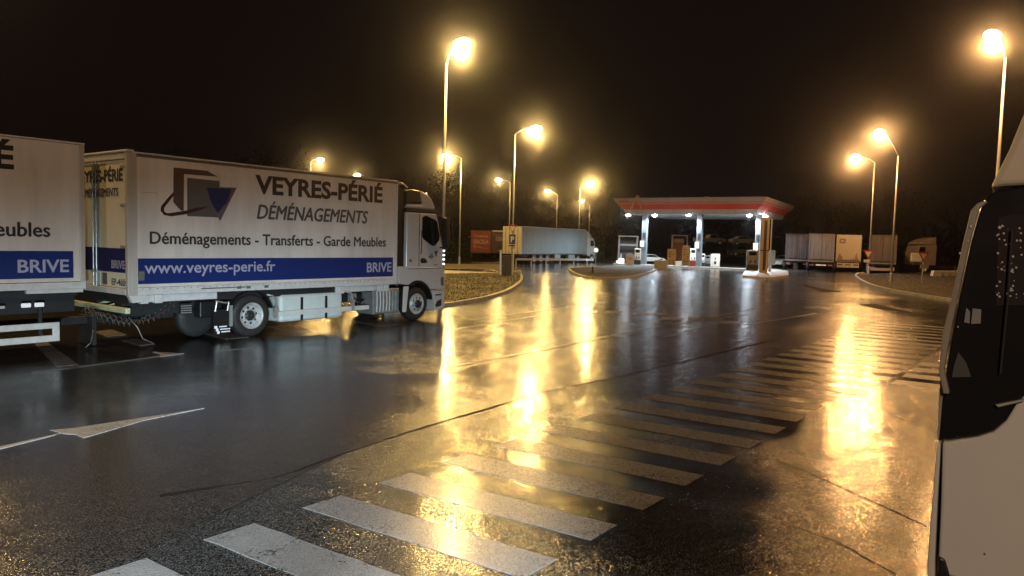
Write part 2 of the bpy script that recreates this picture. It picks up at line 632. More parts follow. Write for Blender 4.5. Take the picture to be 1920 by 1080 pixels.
# dark repair strips in the tarmac on the right
rep = empty('tarmac_repair', (0, 0, 0), kind='structure')
for q in (((1608, 571), (1640, 569), (1714, 587), (1660, 582)), ((1585, 548), (1560, 544), (1500, 533), (1540, 548)), ((1730, 576), (1765, 572), (1752, 580), (1738, 582))):
    sheet('patch', [gnd(x, y) for x, y in q], 0.006, tar, rep)
# potholed crack lines bottom right
for pts_ in (((1455, 862), (1530, 893), (1600, 925), (1690, 965), (1740, 990)), ((1480, 985), (1560, 1012), (1640, 1055), (1700, 1090)), ((1660, 775), (1700, 790), (1760, 812))):
    b = MB()
    P = [gnd(x, y) for x, y in pts_]
    prev = None
    for A, C in zip(P, P[1:]):
        for i in range(14):
            q = A.lerp(C, i / 14)
            d = (C - A).normalized()
            n = V((-d.y, d.x, 0))
            ww = random.uniform(0.002, 0.012)
            q = q + n * random.uniform(-0.015, 0.015) + V((0, 0, 0.0035))
            cur = (b.b.verts.new(q + n * ww), b.b.verts.new(q - n * ww))
            if prev:
                b.b.faces.new((prev[0], prev[1], cur[1], cur[0]))
            prev = cur
    b.build('crack', tar, rep)


# ------------------------------------------------------------------ kerbed islands
def kerbed(name, outline, surf, kerb_name, closed=True, h=0.13, w=0.16, skip=()):
    """raised ground with a row of kerb stones round it"""
    pts = [V((p[0], p[1])) for p in outline]
    top = sheet(name, pts, h - 0.02, surf, thick=h)
    k = empty(kerb_name, (0, 0, 0), kind='structure')
    n = len(pts)
    area = sum(pts[i].x * pts[(i + 1) % n].y - pts[(i + 1) % n].x * pts[i].y for i in range(n))
    sgn = 1 if area > 0 else -1
    for i in range(n if closed else n - 1):
        if i in skip:
            continue
        a, c = pts[i], pts[(i + 1) % n]
        L = (c - a).length
        m_ = max(1, round(L / 1.0))
        d = (c - a).normalized()
        o_ = V((d.y, -d.x)) * w * sgn
        for j in range(m_):
            p, q = a.lerp(c, j / m_ + 0.012 / m_), a.lerp(c, (j + 1) / m_ - 0.012 / m_)
            dz = random.uniform(-0.004, 0.004)
            MB().prism([(p.x, p.y), (q.x, q.y), (q.x + o_.x, q.y + o_.y), (p.x + o_.x, p.y + o_.y)], 0.0, h + dz, 'z').build('kerb_stone', kerb_m, k)
    return top


def smooth_poly(pts, it=2):
    for _ in range(it):
        out = []
        for i in range(len(pts) - 1):
            a, c = pts[i], pts[i + 1]
            out += [a.lerp(c, 0.25), a.lerp(c, 0.75)]
        pts = [pts[0]] + out + [pts[-1]]
    return pts


def g2(*pix, z=0.12):
    return [gnd(x, y, z).to_2d() for x, y in pix]


near_edge = smooth_poly(g2((720, 583), (835, 568), (880, 561), (915, 554), (950, 543), (972, 529), (977, 519), (973, 511), (960, 508)))
left_top = near_edge + g2((938, 512), (835, 513), (700, 522))
kerbed('grass_island', left_top, soil_m, 'kerb_line', skip=(len(left_top) - 1,))
sheet('footpath', g2((700, 505), (938, 513.5), (938, 508.5), (860, 505), (700, 500)), 0.016, concrete)
sheet('verge', [p for p in g2((600, 503), (860, 504.5), (955, 506), (968, 496), (600, 492), z=0)] , 0.012, soil_m)

mid_near = smooth_poly(g2((1068, 502), (1072, 508), (1090, 516), (1115, 520), (1150, 520.5), (1185, 518), (1215, 510), (1230, 503)))
mid_top = mid_near + g2((1225, 497.5), (1150, 498), (1100, 500))
kerbed('planted_island', mid_top, turf_dark, 'kerb_line')
sheet('planting_bed', g2((1096, 511), (1112, 515), (1150, 516), (1170, 513), (1165, 509)), 0.125, mulch_m)

right_near = smooth_poly(g2((1606, 515), (1612, 522), (1630, 531), (1660, 540), (1700, 547), (1745, 554), (1800, 562), (1900, 575)))
right_top = right_near + g2((1990, 540), (1900, 520), (1750, 510))
kerbed('turf_island', right_top, turf_dark, 'kerb_line')

# station forecourt slab and its island kerbs
fc = [V((8.5, 86)), V((22.0, 68.5)), V((38.0, 84.0)), V((24.0, 100))]
sheet('forecourt', fc, 0.006, forecourt_m)


def slab(name, c0, c1, wdt, m=concrete, h=0.15, lbl=None):
    d = (c1 - c0).normalized()
    n = V((-d.y, d.x)) * wdt / 2
    o = MB().prism([tuple(c0 - n), tuple(c1 - n), tuple(c1 + n), tuple(c0 + n)], 0.0, h, 'z').build(name, m, bevel=0.03)
    o['kind'] = 'structure'
    return o


u = V((-0.846, 0.532))     # along the canopy front, towards the left
vv = V((0.490, 0.872))     # into the depth
C0 = V((25.0, 73.8))       # front right corner of the canopy roof
slab('pump_island', C0 + vv * 2.6 - u * 1.0, C0 + vv * 2.6 + u * 17.0, 1.6)
isl = [(V((x, y))) for x, y in [tuple(gnd(1395, 517, .15).to_2d()), tuple(gnd(1440, 521, .15).to_2d()), tuple(gnd(1475, 516, .15).to_2d()), tuple(gnd(1474, 508, .15).to_2d()), tuple(gnd(1440, 504, .15).to_2d()), tuple(gnd(1400, 508, .15).to_2d())]]
kerbed('sign_island', isl, concrete, 'kerb_line', h=0.18)

# ------------------------------------------------------------------ street lamps
lamp_n = 0


def street_lamp(top, head, Y, label, colr, lens, power=P_LAMP, base_z=0.0, rr=0.085, light=True):
    """top, head: where the photograph shows the pole's top and the lamp head; Y: distance of the pole"""
    t = at(*top, Y)
    hd = at(*head, Y - 0.6)
    return lamp_at(t, hd, label, colr, lens, power, base_z, rr, light)


def lamp_at(t, hd, label, colr, lens, power=P_LAMP, base_z=0.0, rr=0.085, light=True):
    o = empty('street_lamp', (t.x, t.y, base_z), label=label, cat='street lamp', group='sodium street lamps on tall poles')
    T = V((0, 0, t.z - base_z))
    Hh = hd - V((t.x, t.y, base_z))
    arm = Hh - T
    if V((arm.x, arm.y)).length > 3.0:
        s_ = 3.0 / V((arm.x, arm.y)).length
        Hh = V((arm.x * s_, arm.y * s_, Hh.z))
        arm = Hh - T
    MB().tube([V((0, 0, 0)), V((0, 0, T.z * 0.5)), T], rr, 10, rr * 0.55).build('pole', galv, o, smooth=True)
    MB().lathe([(rr * 1.9, 0), (rr * 1.9, 0.03), (rr * 1.3, 0.05), (rr * 1.25, 0.7), (rr, 0.74)], (0, 0, 0), 'z', 12).build('base_sleeve', galv, o)
    ad = V((arm.x, arm.y, 0))
    if ad.length < 0.2:
        ad = V((0.6, -0.5, 0))
    dn = ad.normalized()
    e = Hh - dn * 0.35
    MB().tube([T, T.lerp(e, 0.3) + V((0, 0, 0.12)), T.lerp(e, 0.65) + V((0, 0, 0.10)), e], 0.035, 6).build('arm', galv, o, smooth=True)
    rz = math.atan2(dn.y, dn.x)
    Mx = Matrix.Translation(Hh) @ Matrix.Rotation(rz, 4, 'Z')
    h_ = MB()
    h_.prism([(-0.45, 0.02), (-0.40, 0.10), (-0.1, 0.16), (0.3, 0.13), (0.42, 0.05), (0.42, 0.0), (-0.45, 0.0)], -0.15, 0.15, 'y')
    for v_ in h_.b.verts:
        v_.co = Mx @ v_.co
    h_.build('lamp_head', galv, o, bevel=0.03)
    h_ = MB()
    h_.ball((0.06, 0, -0.03), 0.42, (1.0, 0.62, 0.5), 3)  # lens ball enlarged so its glow stands in for glare
    for v_ in h_.b.verts:
        v_.co = Mx @ v_.co
    h_.build('lens', lens, o, smooth=True)
    if light:
        ld = bpy.data.lights.new('lamp_light', 'POINT')
        ld.energy = power
        ld.color = colr
        ld.shadow_soft_size = 0.22
        lo = bpy.data.objects.new('lamp_light', ld)
        col.objects.link(lo)
        lo.parent = o
        lo.location = Hh - V((0, 0, 0.42))
    return o


YL, YR = SODIUM_L, SODIUM_R
street_lamp((837, 120), (866, 80), 33.0, 'tallest and brightest lamp, its pole rising behind the white cab', YL, lens_l)
street_lamp((966, 252), (1004, 240), 54.5, 'lamp above the give way sign and parking sign', YL, lens_l)
street_lamp((865, 297), (838, 291), 72.5, 'lamp whose arm points left, half hidden by the tall pole at the cab', YL, lens_l)
street_lamp((583, 304), (600, 299), 79.0, 'short looking lamp peeking over the left half of the lettered box roof', YL, lens_l, power=1300)
street_lamp((650, 336), (669, 328), 96.0, 'faint lamp barely above the box roof near the cab', YL, lens_l, power=1000)
street_lamp((957, 343), (935, 337), 101.0, 'small lamp pointing left, just left of the parking sign pole', YL, lens_l, power=1300)
street_lamp((1045, 366), (1027, 358), 121.0, 'small lamp pointing left above the grey lorry trailer', YL, lens_l, power=1300)
street_lamp((1088, 352), (1107, 341), 104.0, 'lamp pointing right above the grey lorry cab', YL, lens_l)
street_lamp((1106, 384), (1092, 376), 146.0, 'smallest far lamp right above the grey lorry cab', YL, lens_l, power=1300)
street_lamp((1684, 292), (1650, 247), 55.3, 'bright lamp on the nearer of two poles right of the canopy', YR, lens_r)
street_lamp((1640, 305), (1605, 293), 72.0, 'bright lamp on the farther of two poles right of the canopy', YR, lens_r)
street_lamp((1885, 108), (1862, 66), 30.2, 'lamp at the top right above the white van roof', YR, lens_r, power=3500)
# the lamps of the same car park that stand outside the frame and light the lorry
lamp_at(V((-16.5, 18.6, 10.0)), V((-15.2, 18.4, 10.4)), 'lamp beyond the left edge lighting the rear doors of the lorry', YL, lens_l, power=2600)
lamp_at(V((-1.6, -15.0, 10.0)), V((-2.2, -13.6, 10.4)), 'lamp behind the viewpoint lighting the crossing', (1.0, 0.71, 0.46), lens_r, power=6200)


# ------------------------------------------------------------------ wheels
def wheel(parent, x, y, r=0.5, wd=0.3, dished=True, hub=True, m_rim=None, name='wheel', z=None):
    """axis along y, outer face at y, tyre going inwards"""
    m_rim = m_rim or steel_rim
    w = empty(name, (x, y, r if z is None else z))
    w.parent = parent
    rim_r = r * 0.60
    MB().lathe([(rim_r, 0.012), (rim_r * 1.05, 0.0), (r * 0.88, 0.0), (r * 0.965, 0.03), (r, 0.07), (r, wd - 0.06), (r * 0.96, wd - 0.02), (r * 0.88, wd), (rim_r, wd)], (0, 0, 0), 'y', 40, caps=(False, False)).build('tyre', rubber, w, smooth=True)
    if dished:
        pr = [(rim_r * 1.03, -0.004), (rim_r * 0.97, -0.006), (rim_r * 0.92, 0.03), (rim_r * 0.84, 0.045), (rim_r * 0.78, 0.12), (rim_r * 0.70, 0.13), (rim_r * 0.52, 0.10), (rim_r * 0.36, 0.09), (rim_r * 0.34, 0.09)]
    else:
        pr = [(rim_r * 1.03, -0.004), (rim_r * 0.97, -0.006), (rim_r * 0.92, 0.04), (rim_r * 0.80, 0.045), (rim_r * 0.74, -0.01), (rim_r * 0.50, -0.045), (rim_r * 0.40, -0.045)]
    MB().lathe(pr, (0, 0, 0), 'y', 40, caps=(False, True)).build('rim', m_rim, w, smooth=True)
    if hub:
        d0 = 0.085 if dished else -0.05
        MB().lathe([(rim_r * 0.42, d0 + 0.02), (rim_r * 0.40, d0 - 0.02), (rim_r * 0.26, d0 - 0.05), (rim_r * 0.22, d0 - 0.10), (0.01, d0 - 0.11)], (0, 0, 0), 'y', 20).build('hub', chassis_m, w, smooth=False)
        hb = MB()
        for k in range(8):
            a = 2 * pi * k / 8 + 0.2
            rr_ = rim_r * 0.62
            hb.lathe([(rim_r * 0.10, 0.0), (rim_r * 0.10, -0.004)], (rr_ * cos(a), (0.108 if dished else -0.030), rr_ * sin(a)), 'y', 10)
        tag(hb.build('vent_holes', black_pl, w), kind='stuff')
        nb = MB()
        for k in range(10):
            a = 2 * pi * k / 10
            nb.lathe([(0.016, 0.0), (0.016, -0.045), (0.003, -0.05)], (rim_r * 0.47 * cos(a), d0 + 0.01, rim_r * 0.47 * sin(a)), 'y', 6)
        tag(nb.build('wheel_nuts', galv, w), kind='stuff')
    return w


# ------------------------------------------------------------------ the removal lorry
RZ = math.atan2(0.8, 0.6)
TR = (-6.05, 17.24, 0)
lorry = empty('box_lorry', TR, RZ, label='white removal lorry with dark company lettering, blue band and white cab', cat='lorry')
onside = lambda s_, w_: V((s_, -0.006, w_))


def ons(d):
    return lambda s_, w_: V((s_, -d, w_))


XR, XF, ZB, ZT = -2.88, 4.57, 1.10, 4.01     # box: rear, front, floor, roof
box = MB().box(XR + 0.20, XF, 0.0, 2.5, ZB + 0.16, ZT - 0.09).build('cargo_box', box_white, lorry)
# frame of the box
MB().box(XR, XR + 0.2, -0.012, 0.10, ZB, ZT - 0.02).build('corner_post', box_white2, lorry, bevel=0.012)
MB().box(XR, XR + 0.2, 2.40, 2.512, ZB, ZT - 0.02).build('corner_post', box_white2, lorry, bevel=0.012)
MB().box(XR + 0.2, XF + 0.012, -0.014, 0.06, ZB + 0.0, ZB + 0.155).build('bottom_rail', rail_white, lorry, bevel=0.006)
MB().box(XR + 0.2, XF + 0.012, -0.016, 0.05, ZT - 0.088, ZT - 0.035).build('top_rail', grey_rail, lorry)
MB().box(XR + 0.1, XF + 0.016, -0.024, 2.524, ZT - 0.033, ZT).build('roof', rail_white, lorry, bevel=0.01)
MB().box(XF + 0.001, XF + 0.05, -0.010, 0.07, ZB, ZT - 0.09).build('front_post', rail_white, lorry)
MB().box(XR - 0.02, XR + 0.14, -0.03, 2.53, ZT - 0.02, ZT + 0.035).build('rear_roof_cap', rail_white, lorry, bevel=0.02)
rv = MB()
for k in range(48):
    x = XR + 0.3 + k * (XF - XR - 0.4) / 47
    rv.lathe([(0.012, 0.0), (0.010, -0.008), (0.002, -0.010)], (x, -0.014, ZB + 0.125), 'y', 6)
tag(rv.build('rivets', grey_rail, lorry), kind='stuff')
# rubbing strip and latches on the rail
MB().box(-1.3, -0.2, -0.026, -0.016, ZB + 0.075, ZB + 0.10).build('latch_bar', grey_rail, lorry)
for x in (-0.42, -0.18, 0.3):
    MB().box(x, x + 0.10, -0.030, -0.016, ZB + 0.05, ZB + 0.11).build('latch', grey_rail, lorry)
for x0, x1 in ((-2.55, -0.85), (2.55, 3.95)):
    MB().box(x0, x1, 0.10, 0.22, ZB - 0.165, ZB - 0.01).build('twist_beam', rail_white, lorry, bevel=0.01)
for x in (-2.60, -2.3, 2.6, 3.98, 4.2):
    MB().box(x, x + 0.17, 0.03, 0.25, ZB - 0.19, ZB - 0.004).build('container_lock', rail_white, lorry, bevel=0.02)
for x in (-2.86,):
    MB().prism([(x, ZB), (x + 0.36, ZB), (x + 0.33, ZB - 0.14), (x + 0.08, ZB - 0.16)], 0.0, 0.12).build('corner_casting', rail_white, lorry, bevel=0.01)

# blue band and lettering
MB().box(-2.67, 4.47, -0.004, 0.02, 1.325, 1.855).build('blue_band', blue_m, lorry)
pl = ons(0.006)
lettering('name_lettering', 'VEYRES-PÉRIÉ', txt_dark, lorry, 0.05, 4.04, 3.345, 3.90, pl, bold=0.035)
lettering('trade_lettering', 'DÉMÉNAGEMENTS', txt_grey, lorry, 0.10, 3.51, 2.77, 3.19, pl, shear=0.22, fat=0.012)
lettering('service_lettering', 'Déménagements - Transferts - Garde Meubles', txt_dark, lorry, -2.42, 4.18, 2.075, 2.41, pl, fat=0.009, words=1)
lettering('web_lettering', 'www.veyres-perie.fr', txt_pale, lorry, -2.54, 0.60, 1.46, 1.79, pl, bold=0.012)
lettering('town_lettering', 'BRIVE', txt_pale, lorry, 3.50, 4.41, 1.455, 1.72, pl, bold=0.02)
lo_ = empty('logo')
lo_.parent = lorry


def flat(name, pts, d, m, par):
    b_ = MB()
    b_.prism(pts, -d, -0.0005, 'y')
    return b_.build(name, m, par)


flat('cube_shape', [(-1.91, 3.77), (-1.15, 3.77), (-0.89, 3.66), (-1.68, 3.65), (-1.69, 2.87), (-1.75, 2.87), (-1.92, 3.04)], 0.003, logo_brown, lo_)
flat('square_shape', [(-1.61, 3.58), (-0.85, 3.57), (-0.86, 2.76), (-1.61, 2.76)], 0.004, logo_grey, lo_)
flat('triangle_shape', [(-1.25, 3.42), (-0.43, 3.45), (-0.84, 2.68)], 0.006, logo_grey, lo_)
flat('inner_triangle_shape', [(-1.17, 3.40), (-0.56, 3.42), (-0.66, 3.12), (-0.90, 2.86), (-1.04, 3.05)], 0.0075, logo_blue, lo_)
flat('ring_shape', [(-1.91, 3.26), (-2.04, 3.12), (-2.18, 2.95), (-2.195, 2.85), (-2.12, 2.76), (-1.96, 2.74), (-1.63, 2.80), (-1.37, 2.885), (-1.09, 3.0), (-1.38, 2.955), (-1.63, 2.88), (-1.93, 2.82), (-2.06, 2.80), (-2.12, 2.84), (-2.12, 2.91), (-2.03, 3.03), (-1.92, 3.17)], 0.0058, logo_ring, lo_)
# small sticker on the band and scratch
MB().box(-2.66, -2.54, -0.0062, 0, 1.40, 1.60).build('sticker', mat('pale_sticker', (0.22, 0.21, 0.20), 0.5, nscale=30, var=0.8), lorry)
MB().box(-2.60, -2.25, -0.0035, 0, 3.205, 3.212).build('scratch', grey_rail, lorry)

# rear doors
rp = lambda yy, zz: V((XR + 0.012, yy, zz))
for y0, y1 in ((0.11, 1.243), (1.257, 2.39)):
    dr = MB().box(XR + 0.03, XR + 0.07, y0, y1, ZB + 0.14, ZT - 0.16).build('rear_door', mat('rear_door_white', (0.74, 0.70, 0.58), 0.4, nscale=1, var=0.1), lorry, bevel=0.008)
    for yy in (() if y0 < 1 else (y0 + 0.13, y0 + 0.27)):
        MB().tube([V((XR + 0.012, yy, ZB + 0.05)), V((XR + 0.012, yy, ZT - 0.12))], 0.016, 8).build('locking_bar', galv, dr)
        MB().box(XR - 0.012, XR + 0.03, yy - 0.05, yy + 0.05, ZB + 0.42, ZB + 0.47).build('bar_handle', galv, dr)
    hy = y0 - 0.04 if y0 < 1 else y1 - 0.12
    for zz in (1.33, 2.05, 2.90, 3.68):
        MB().box(XR + 0.000, XR + 0.028, hy, hy + 0.24, zz, zz + 0.07).build('hinge', galv, dr, bevel=0.008)
MB().box(XR + 0.028, XR + 0.05, 0.14, 2.36, 1.55, 2.05).build('rear_band', navy_m, lorry)
MB().box(XR + 0.0, XR + 0.1, 0.10, 2.40, ZB + 0.0, ZB + 0.13).build('rear_sill', rail_white, lorry, bevel=0.01)
MB().box(XR + 0.0, XR + 0.1, 0.10, 2.40, ZT - 0.15, ZT - 0.03).build('rear_header', rail_white, lorry, bevel=0.01)
rl = lambda a, w_: V((XR + 0.0235, -a, w_))
lettering('rear_name_lettering', 'VEYRES-PÉRIÉ', txt_dark, lorry, -2.32, -0.22, 3.42, 3.74, rl, bold=0.03)
lettering('rear_trade_lettering', 'DÉMÉNAGEMENTS', txt_grey, lorry, -2.2, -0.42, 3.12, 3.33, rl, shear=0.15, fat=0.008)
lettering('rear_town_lettering', 'BRIVE', txt_pale, lorry, -0.74, -0.16, 1.63, 1.80, rl, bold=0.02)
lettering('rear_number_lettering', 'EP-485', txt_dark, lorry, -0.74, -0.16, 1.28, 1.42, rl, bold=0.02)
MB().box(XR + 0.024, XR + 0.05, 0.95, 1.15, 1.28, 1.52).build('door_sticker', mat('grey_sticker', (0.2, 0.2, 0.19), 0.5, nscale=40, var=0.8), lorry)

# chassis, rear bumper bar, rail, mudguards
MB().box(-2.75, 5.9, 0.55, 0.85, 0.62, 0.90).build('chassis_beam', chassis_m, lorry)
MB().box(-2.75, 5.9, 1.65, 1.95, 0.62, 0.90).build('chassis_beam', chassis_m, lorry)
MB().box(-2.80, 4.5, 0.16, 2.34, 0.91, 1.085).build('sub_frame', chassis_m, lorry)
for x in (-2.2, -0.9, 0.9, 2.8):
    MB().box(x, x + 0.12, 0.85, 1.65, 0.66, 0.86).build('cross_member', chassis_m, lorry)
ub = MB().box(-2.90, -2.80, 0.05, 2.85, 0.72, 0.84).build('rear_bumper_bar', mat('pale_bumper', (0.62, 0.66, 0.45), 0.4), lorry, bevel=0.02)
for yy in (1.0, 1.5):
    MB().tube([V((-2.83, yy, 0.80)), V((-2.2, yy, 0.98))], 0.035, 6).build('brace', _M['pale_bumper'], ub)
MB().box(-1.15, -0.60, 0.30, 0.95, 0.50, 0.88).build('battery_box', black_pl, lorry, bevel=0.03)
MB().box(-1.68, -1.42, 0.16, 0.20, 0.62, 0.86).build('vent_panel', chassis_m, lorry)
for k in range(4):
    MB().box(-1.67, -1.43, 0.150, 0.162, 0.65 + k * 0.05, 0.67 + k * 0.05).build('louvre', galv, lorry)
MB().lathe([(0.28, 0), (0.42, 0.02), (0.46, 0.08), (0.46, 0.2), (0.4, 0.26), (0.2, 0.26)], (-1.05, 0.55, 0.50), 'y', 32).build('spare_tyre', rubber, lorry, smooth=True)


def arc_guard(cx, cz, r0, r1, a0, a1, y0, y1, n=14):
    pts = [(cx + r1 * cos(R(a0 + (a1 - a0) * i / n)), cz + r1 * sin(R(a0 + (a1 - a0) * i / n))) for i in range(n + 1)]
    pts += [(cx + r0 * cos(R(a1 + (a0 - a1) * i / n)), cz + r0 * sin(R(a1 + (a0 - a1) * i / n))) for i in range(n + 1)]
    return MB().prism(pts, y0, y1, 'y')


arc_guard(0, 0.5, 0.56, 0.59, 15, 172, 0.03, 0.70).build('mudguard', black_pl, lorry)
MB().box(-0.99, -0.62, 0.02, 0.05, 0.14, 0.70).build('mud_flap', black_pl, lorry)
MB().tube([V((-0.95, 0.0, 0.90)), V((-0.70, 0.0, 0.84)), V((-0.62, 0.0, 0.86))], 0.018, 6).build('flap_bracket', galv, lorry)
MB().tube([V((-0.92, 0.0, 0.88)), V((-0.96, 0.0, 0.66))], 0.018, 6).build('flap_bracket', galv, lorry)
MB().tube([V((-0.62, 0.0, 0.86)), V((-0.66, 0.0, 0.66))], 0.018, 6).build('flap_bracket', galv, lorry)
MB().box(-0.60, -0.53, -0.01, 0.03, 0.30, 0.78).build('guard_strip', galv, lorry)
fl = empty('flap_emblem')
fl.parent = lorry
for k, (x0, x1, z0, z1) in enumerate(((-0.97, -0.90, 0.27, 0.33), (-0.93, -0.87, 0.21, 0.27), (-0.90, -0.84, 0.15, 0.21), (-0.85, -0.66, 0.295, 0.320), (-0.83, -0.58, 0.235, 0.260), (-0.80, -0.58, 0.175, 0.200))):
    MB().box(x0, x1, 0.012, 0.02, z0, z1).build('emblem_bar', reflect_m, fl)
wheel(lorry, 0.0, 0.04, 0.5, 0.30, True)
wheel(lorry, 0.0, 2.16, 0.5, 0.30, True)
wheel(lorry, 5.50, 0.06, 0.49, 0.30, False)
wheel(lorry, 5.50, 2.14, 0.49, 0.30, False)
MB().tube([V((0, 0.3, 0.5)), V((0, 2.2, 0.5))], 0.09, 8).build('axle', chassis_m, lorry)
MB().tube([V((5.5, 0.3, 0.49)), V((5.5, 2.2, 0.49))], 0.07, 8).build('axle', chassis_m, lorry)
# fuel tank
tk = MB().box(0.82, 2.78, 0.10, 0.78, 0.27, 0.95).build('fuel_tank', tank_m, lorry, bevel=0.10, seg=5)
for x in (1.42, 2.18):
    MB().prism([(0.088, 0.28), (0.088, 0.85), (0.19, 0.965), (0.7, 0.965), (0.7, 0.955), (0.2, 0.945), (0.102, 0.84), (0.102, 0.28)], x, x + 0.07, 'x').build('tank_strap', black_pl, tk)
MB().lathe([(0.05, 0), (0.05, 0.03), (0.03, 0.045)], (1.85, 0.3, 0.945), 'z', 14).build('filler_cap', black_pl, tk)
MB().box(0.60, 3.62, 0.015, 0.055, 0.44, 0.56).build('side_guard_rail', rail_white, lorry, bevel=0.008)
MB().tube([V((0.66, 0.03, 0.50)), V((0.66, 0.03, 0.84)), V((0.55, 0.03, 0.95)), V((0.40, 0.05, 0.98))], 0.022, 8).build('guard_tube', galv, lorry, smooth=True)
MB().tube([V((3.05, 0.03, 0.5)), V((3.05, 0.03, 0.80)), V((2.98, 0.03, 0.92)), V((2.82, 0.05, 0.96))], 0.022, 8).build('guard_tube', galv, lorry, smooth=True)
MB().box(0.60, 0.70, 0.005, 0.06, 0.40, 0.66).build('guard_bracket', galv, lorry)
MB().box(3.00, 3.10, 0.005, 0.06, 0.42, 0.72).build('guard_bracket', galv, lorry)
# valves and air tank between fuel tank and exhaust box
MB().lathe([(0.02, 0), (0.13, 0.03), (0.15, 0.08), (0.15, 0.5), (0.02, 0.56)], (3.55, 0.35, 0.78), 'y', 18).build('air_tank', black_pl, lorry, smooth=True)
MB().box(3.18, 3.38, 0.25, 0.4, 0.64, 0.88).build('valve_block', galv, lorry, bevel=0.02)
MB().tube([V((3.2, 0.2, 0.8)), V((3.3, 0.14, 0.68)), V((3.45, 0.2, 0.62)), V((3.6, 0.2, 0.7))], 0.02, 6).build('air_hose', black_pl, lorry, smooth=True)
eb = MB().box(3.84, 4.84, 0.10, 0.80, 0.27, 0.98).build('exhaust_box', alu, lorry, bevel=0.03)
for k in range(7):
    x = 3.97 + k * 0.12
    MB().tube([V((x, 0.095, 0.34)), V((x + (0.015 if k % 2 else 0), 0.085, 0.6)), V((x, 0.095, 0.92))], 0.016, 6).build('rib', rail_white if k < 5 else alu, eb)

# cab
cb = MB().prism([(5.03, 1.45), (5.03, 3.16), (6.26, 3.16), (6.32, 3.05), (6.53, 2.25), (6.60, 1.95), (6.62, 1.45)], 0.03, 2.47).build('cab', cab_white, lorry, bevel=0.04, seg=3)
MB().prism([(4.71, 1.10), (4.70, 1.58), (4.74, 1.60), (5.6, 1.585), (6.64, 1.52), (6.65, 0.86), (6.20, 0.90)] + [(5.5 + 0.66 * cos(R(a)), 0.52 + 0.66 * sin(R(a))) for a in (35, 50, 65, 80, 95, 110, 125)] + [(5.02, 1.06)], 0.0, 0.5).build('wheel_arch_panel', cab_white, lorry, bevel=0.025)
MB().prism([(4.71, 1.10), (4.70, 1.58), (4.74, 1.60), (5.6, 1.585), (6.64, 1.52), (6.65, 0.86), (6.20, 0.90)] + [(5.5 + 0.66 * cos(R(a)), 0.52 + 0.66 * sin(R(a))) for a in (35, 50, 65, 80, 95, 110, 125)] + [(5.02, 1.06)], 2.0, 2.5).build('wheel_arch_panel', cab_white, lorry, bevel=0.025)
MB().box(6.2, 6.62, 0.5, 2.0, 0.4, 1.5).build('front_panel', cab_white, lorry, bevel=0.02)
MB().prism([(6.14, 0.86), (6.66, 0.84), (6.68, 0.34), (6.60, 0.28), (6.24, 0.24), (6.20, 0.50)], 0.0, 2.5).build('bumper', cab_white, lorry, bevel=0.03, seg=3)
MB().prism([(6.30, 0.52), (6.52, 0.60), (6.52, 0.38), (6.26, 0.34)], -0.004, 0.02).build('bumper_recess', chassis_m, lorry, bevel=0.01)
arc_guard(5.5, 0.50, 0.60, 0.66, 8, 130, 0.03, 0.45).build('wheel_arch_liner', black_pl, lorry)
MB().prism([(4.93, 1.02), (5.12, 1.02), (5.03, 0.28), (4.90, 0.28)], 0.0, 0.05).build('front_mud_flap', rail_white, lorry, bevel=0.01)
# roof deflector
MB().prism([(5.08, 3.27), (5.08, 3.40), (5.72, 3.42), (5.58, 3.80), (5.72, 3.80), (5.95, 3.74), (6.13, 3.60), (6.26, 3.40), (6.30, 3.27)], 0.10, 2.40).build('roof_spoiler', cab_white, lorry, bevel=0.06, seg=4)
MB().prism([(5.0, 3.30), (5.0, 3.76), (5.28, 3.82), (5.62, 3.80), (5.71, 3.43), (5.10, 3.41)], 0.08, 2.42).build('spoiler_extension', black_pl, lorry, bevel=0.04)
MB().box(5.0, 6.30, 0.05, 2.45, 3.165, 3.265).build('roof_gutter', black_pl, lorry, bevel=0.02)
MB().box(4.63, 5.02, 0.12, 2.38, 1.1, 3.95).build('cab_rear_fairing', black_pl, lorry, bevel=0.03)
for yy in (0.10, 2.2):
    MB().tube([V((4.66, yy, 3.96)), V((4.9, yy, 3.94)), V((5.06, yy, 3.84))], 0.045, 8).build('refrigerant_pipe', galv, lorry, smooth=True)
# side window, door lines, handle
MB().prism([(5.655, 3.02), (5.70, 3.05), (5.83, 3.09), (5.90, 3.06), (6.15, 3.00), (6.30, 2.92), (6.42, 2.50), (6.40, 2.36), (6.20, 2.19), (6.08, 2.20), (5.72, 2.38), (5.66, 2.46)], 0.018, 0.06).build('side_window', black_gl, lorry, bevel=0.015)
MB().prism([(6.33, 2.92), (6.39, 2.92), (6.60, 2.22), (6.66, 1.95), (6.60, 2.02), (6.53, 2.2)], 0.2, 2.3).build('windscreen', black_gl, lorry)
MB().box(5.535, 5.547, 0.020, 0.04, 1.56, 3.15).build('door_seam', black_pl, lorry)
MB().prism([(5.60, 1.79), (5.68, 1.84), (5.80, 1.82), (5.88, 1.76), (5.88, 1.69), (5.64, 1.68)], 0.018, 0.05).build('door_handle', black_pl, lorry, bevel=0.01)
MB().box(5.15, 5.24, 0.020, 0.05, 1.72, 1.80).build('filler_flap', grey_rail, lorry)
cl = empty('cab_emblem')
cl.parent = lorry
flat2 = lambda n_, p_, m_: MB().prism(p_, 0.022, 0.05, 'y').build(n_, m_, cl)
flat2('triangle_shape', [(6.18, 2.02), (6.34, 2.06), (6.29, 1.86)], txt_grey)
flat2('square_shape', [(6.00, 1.96), (6.12, 1.97), (6.14, 1.82), (6.02, 1.80)], mat('faint_vinyl', (0.3, 0.29, 0.29), 0.4))
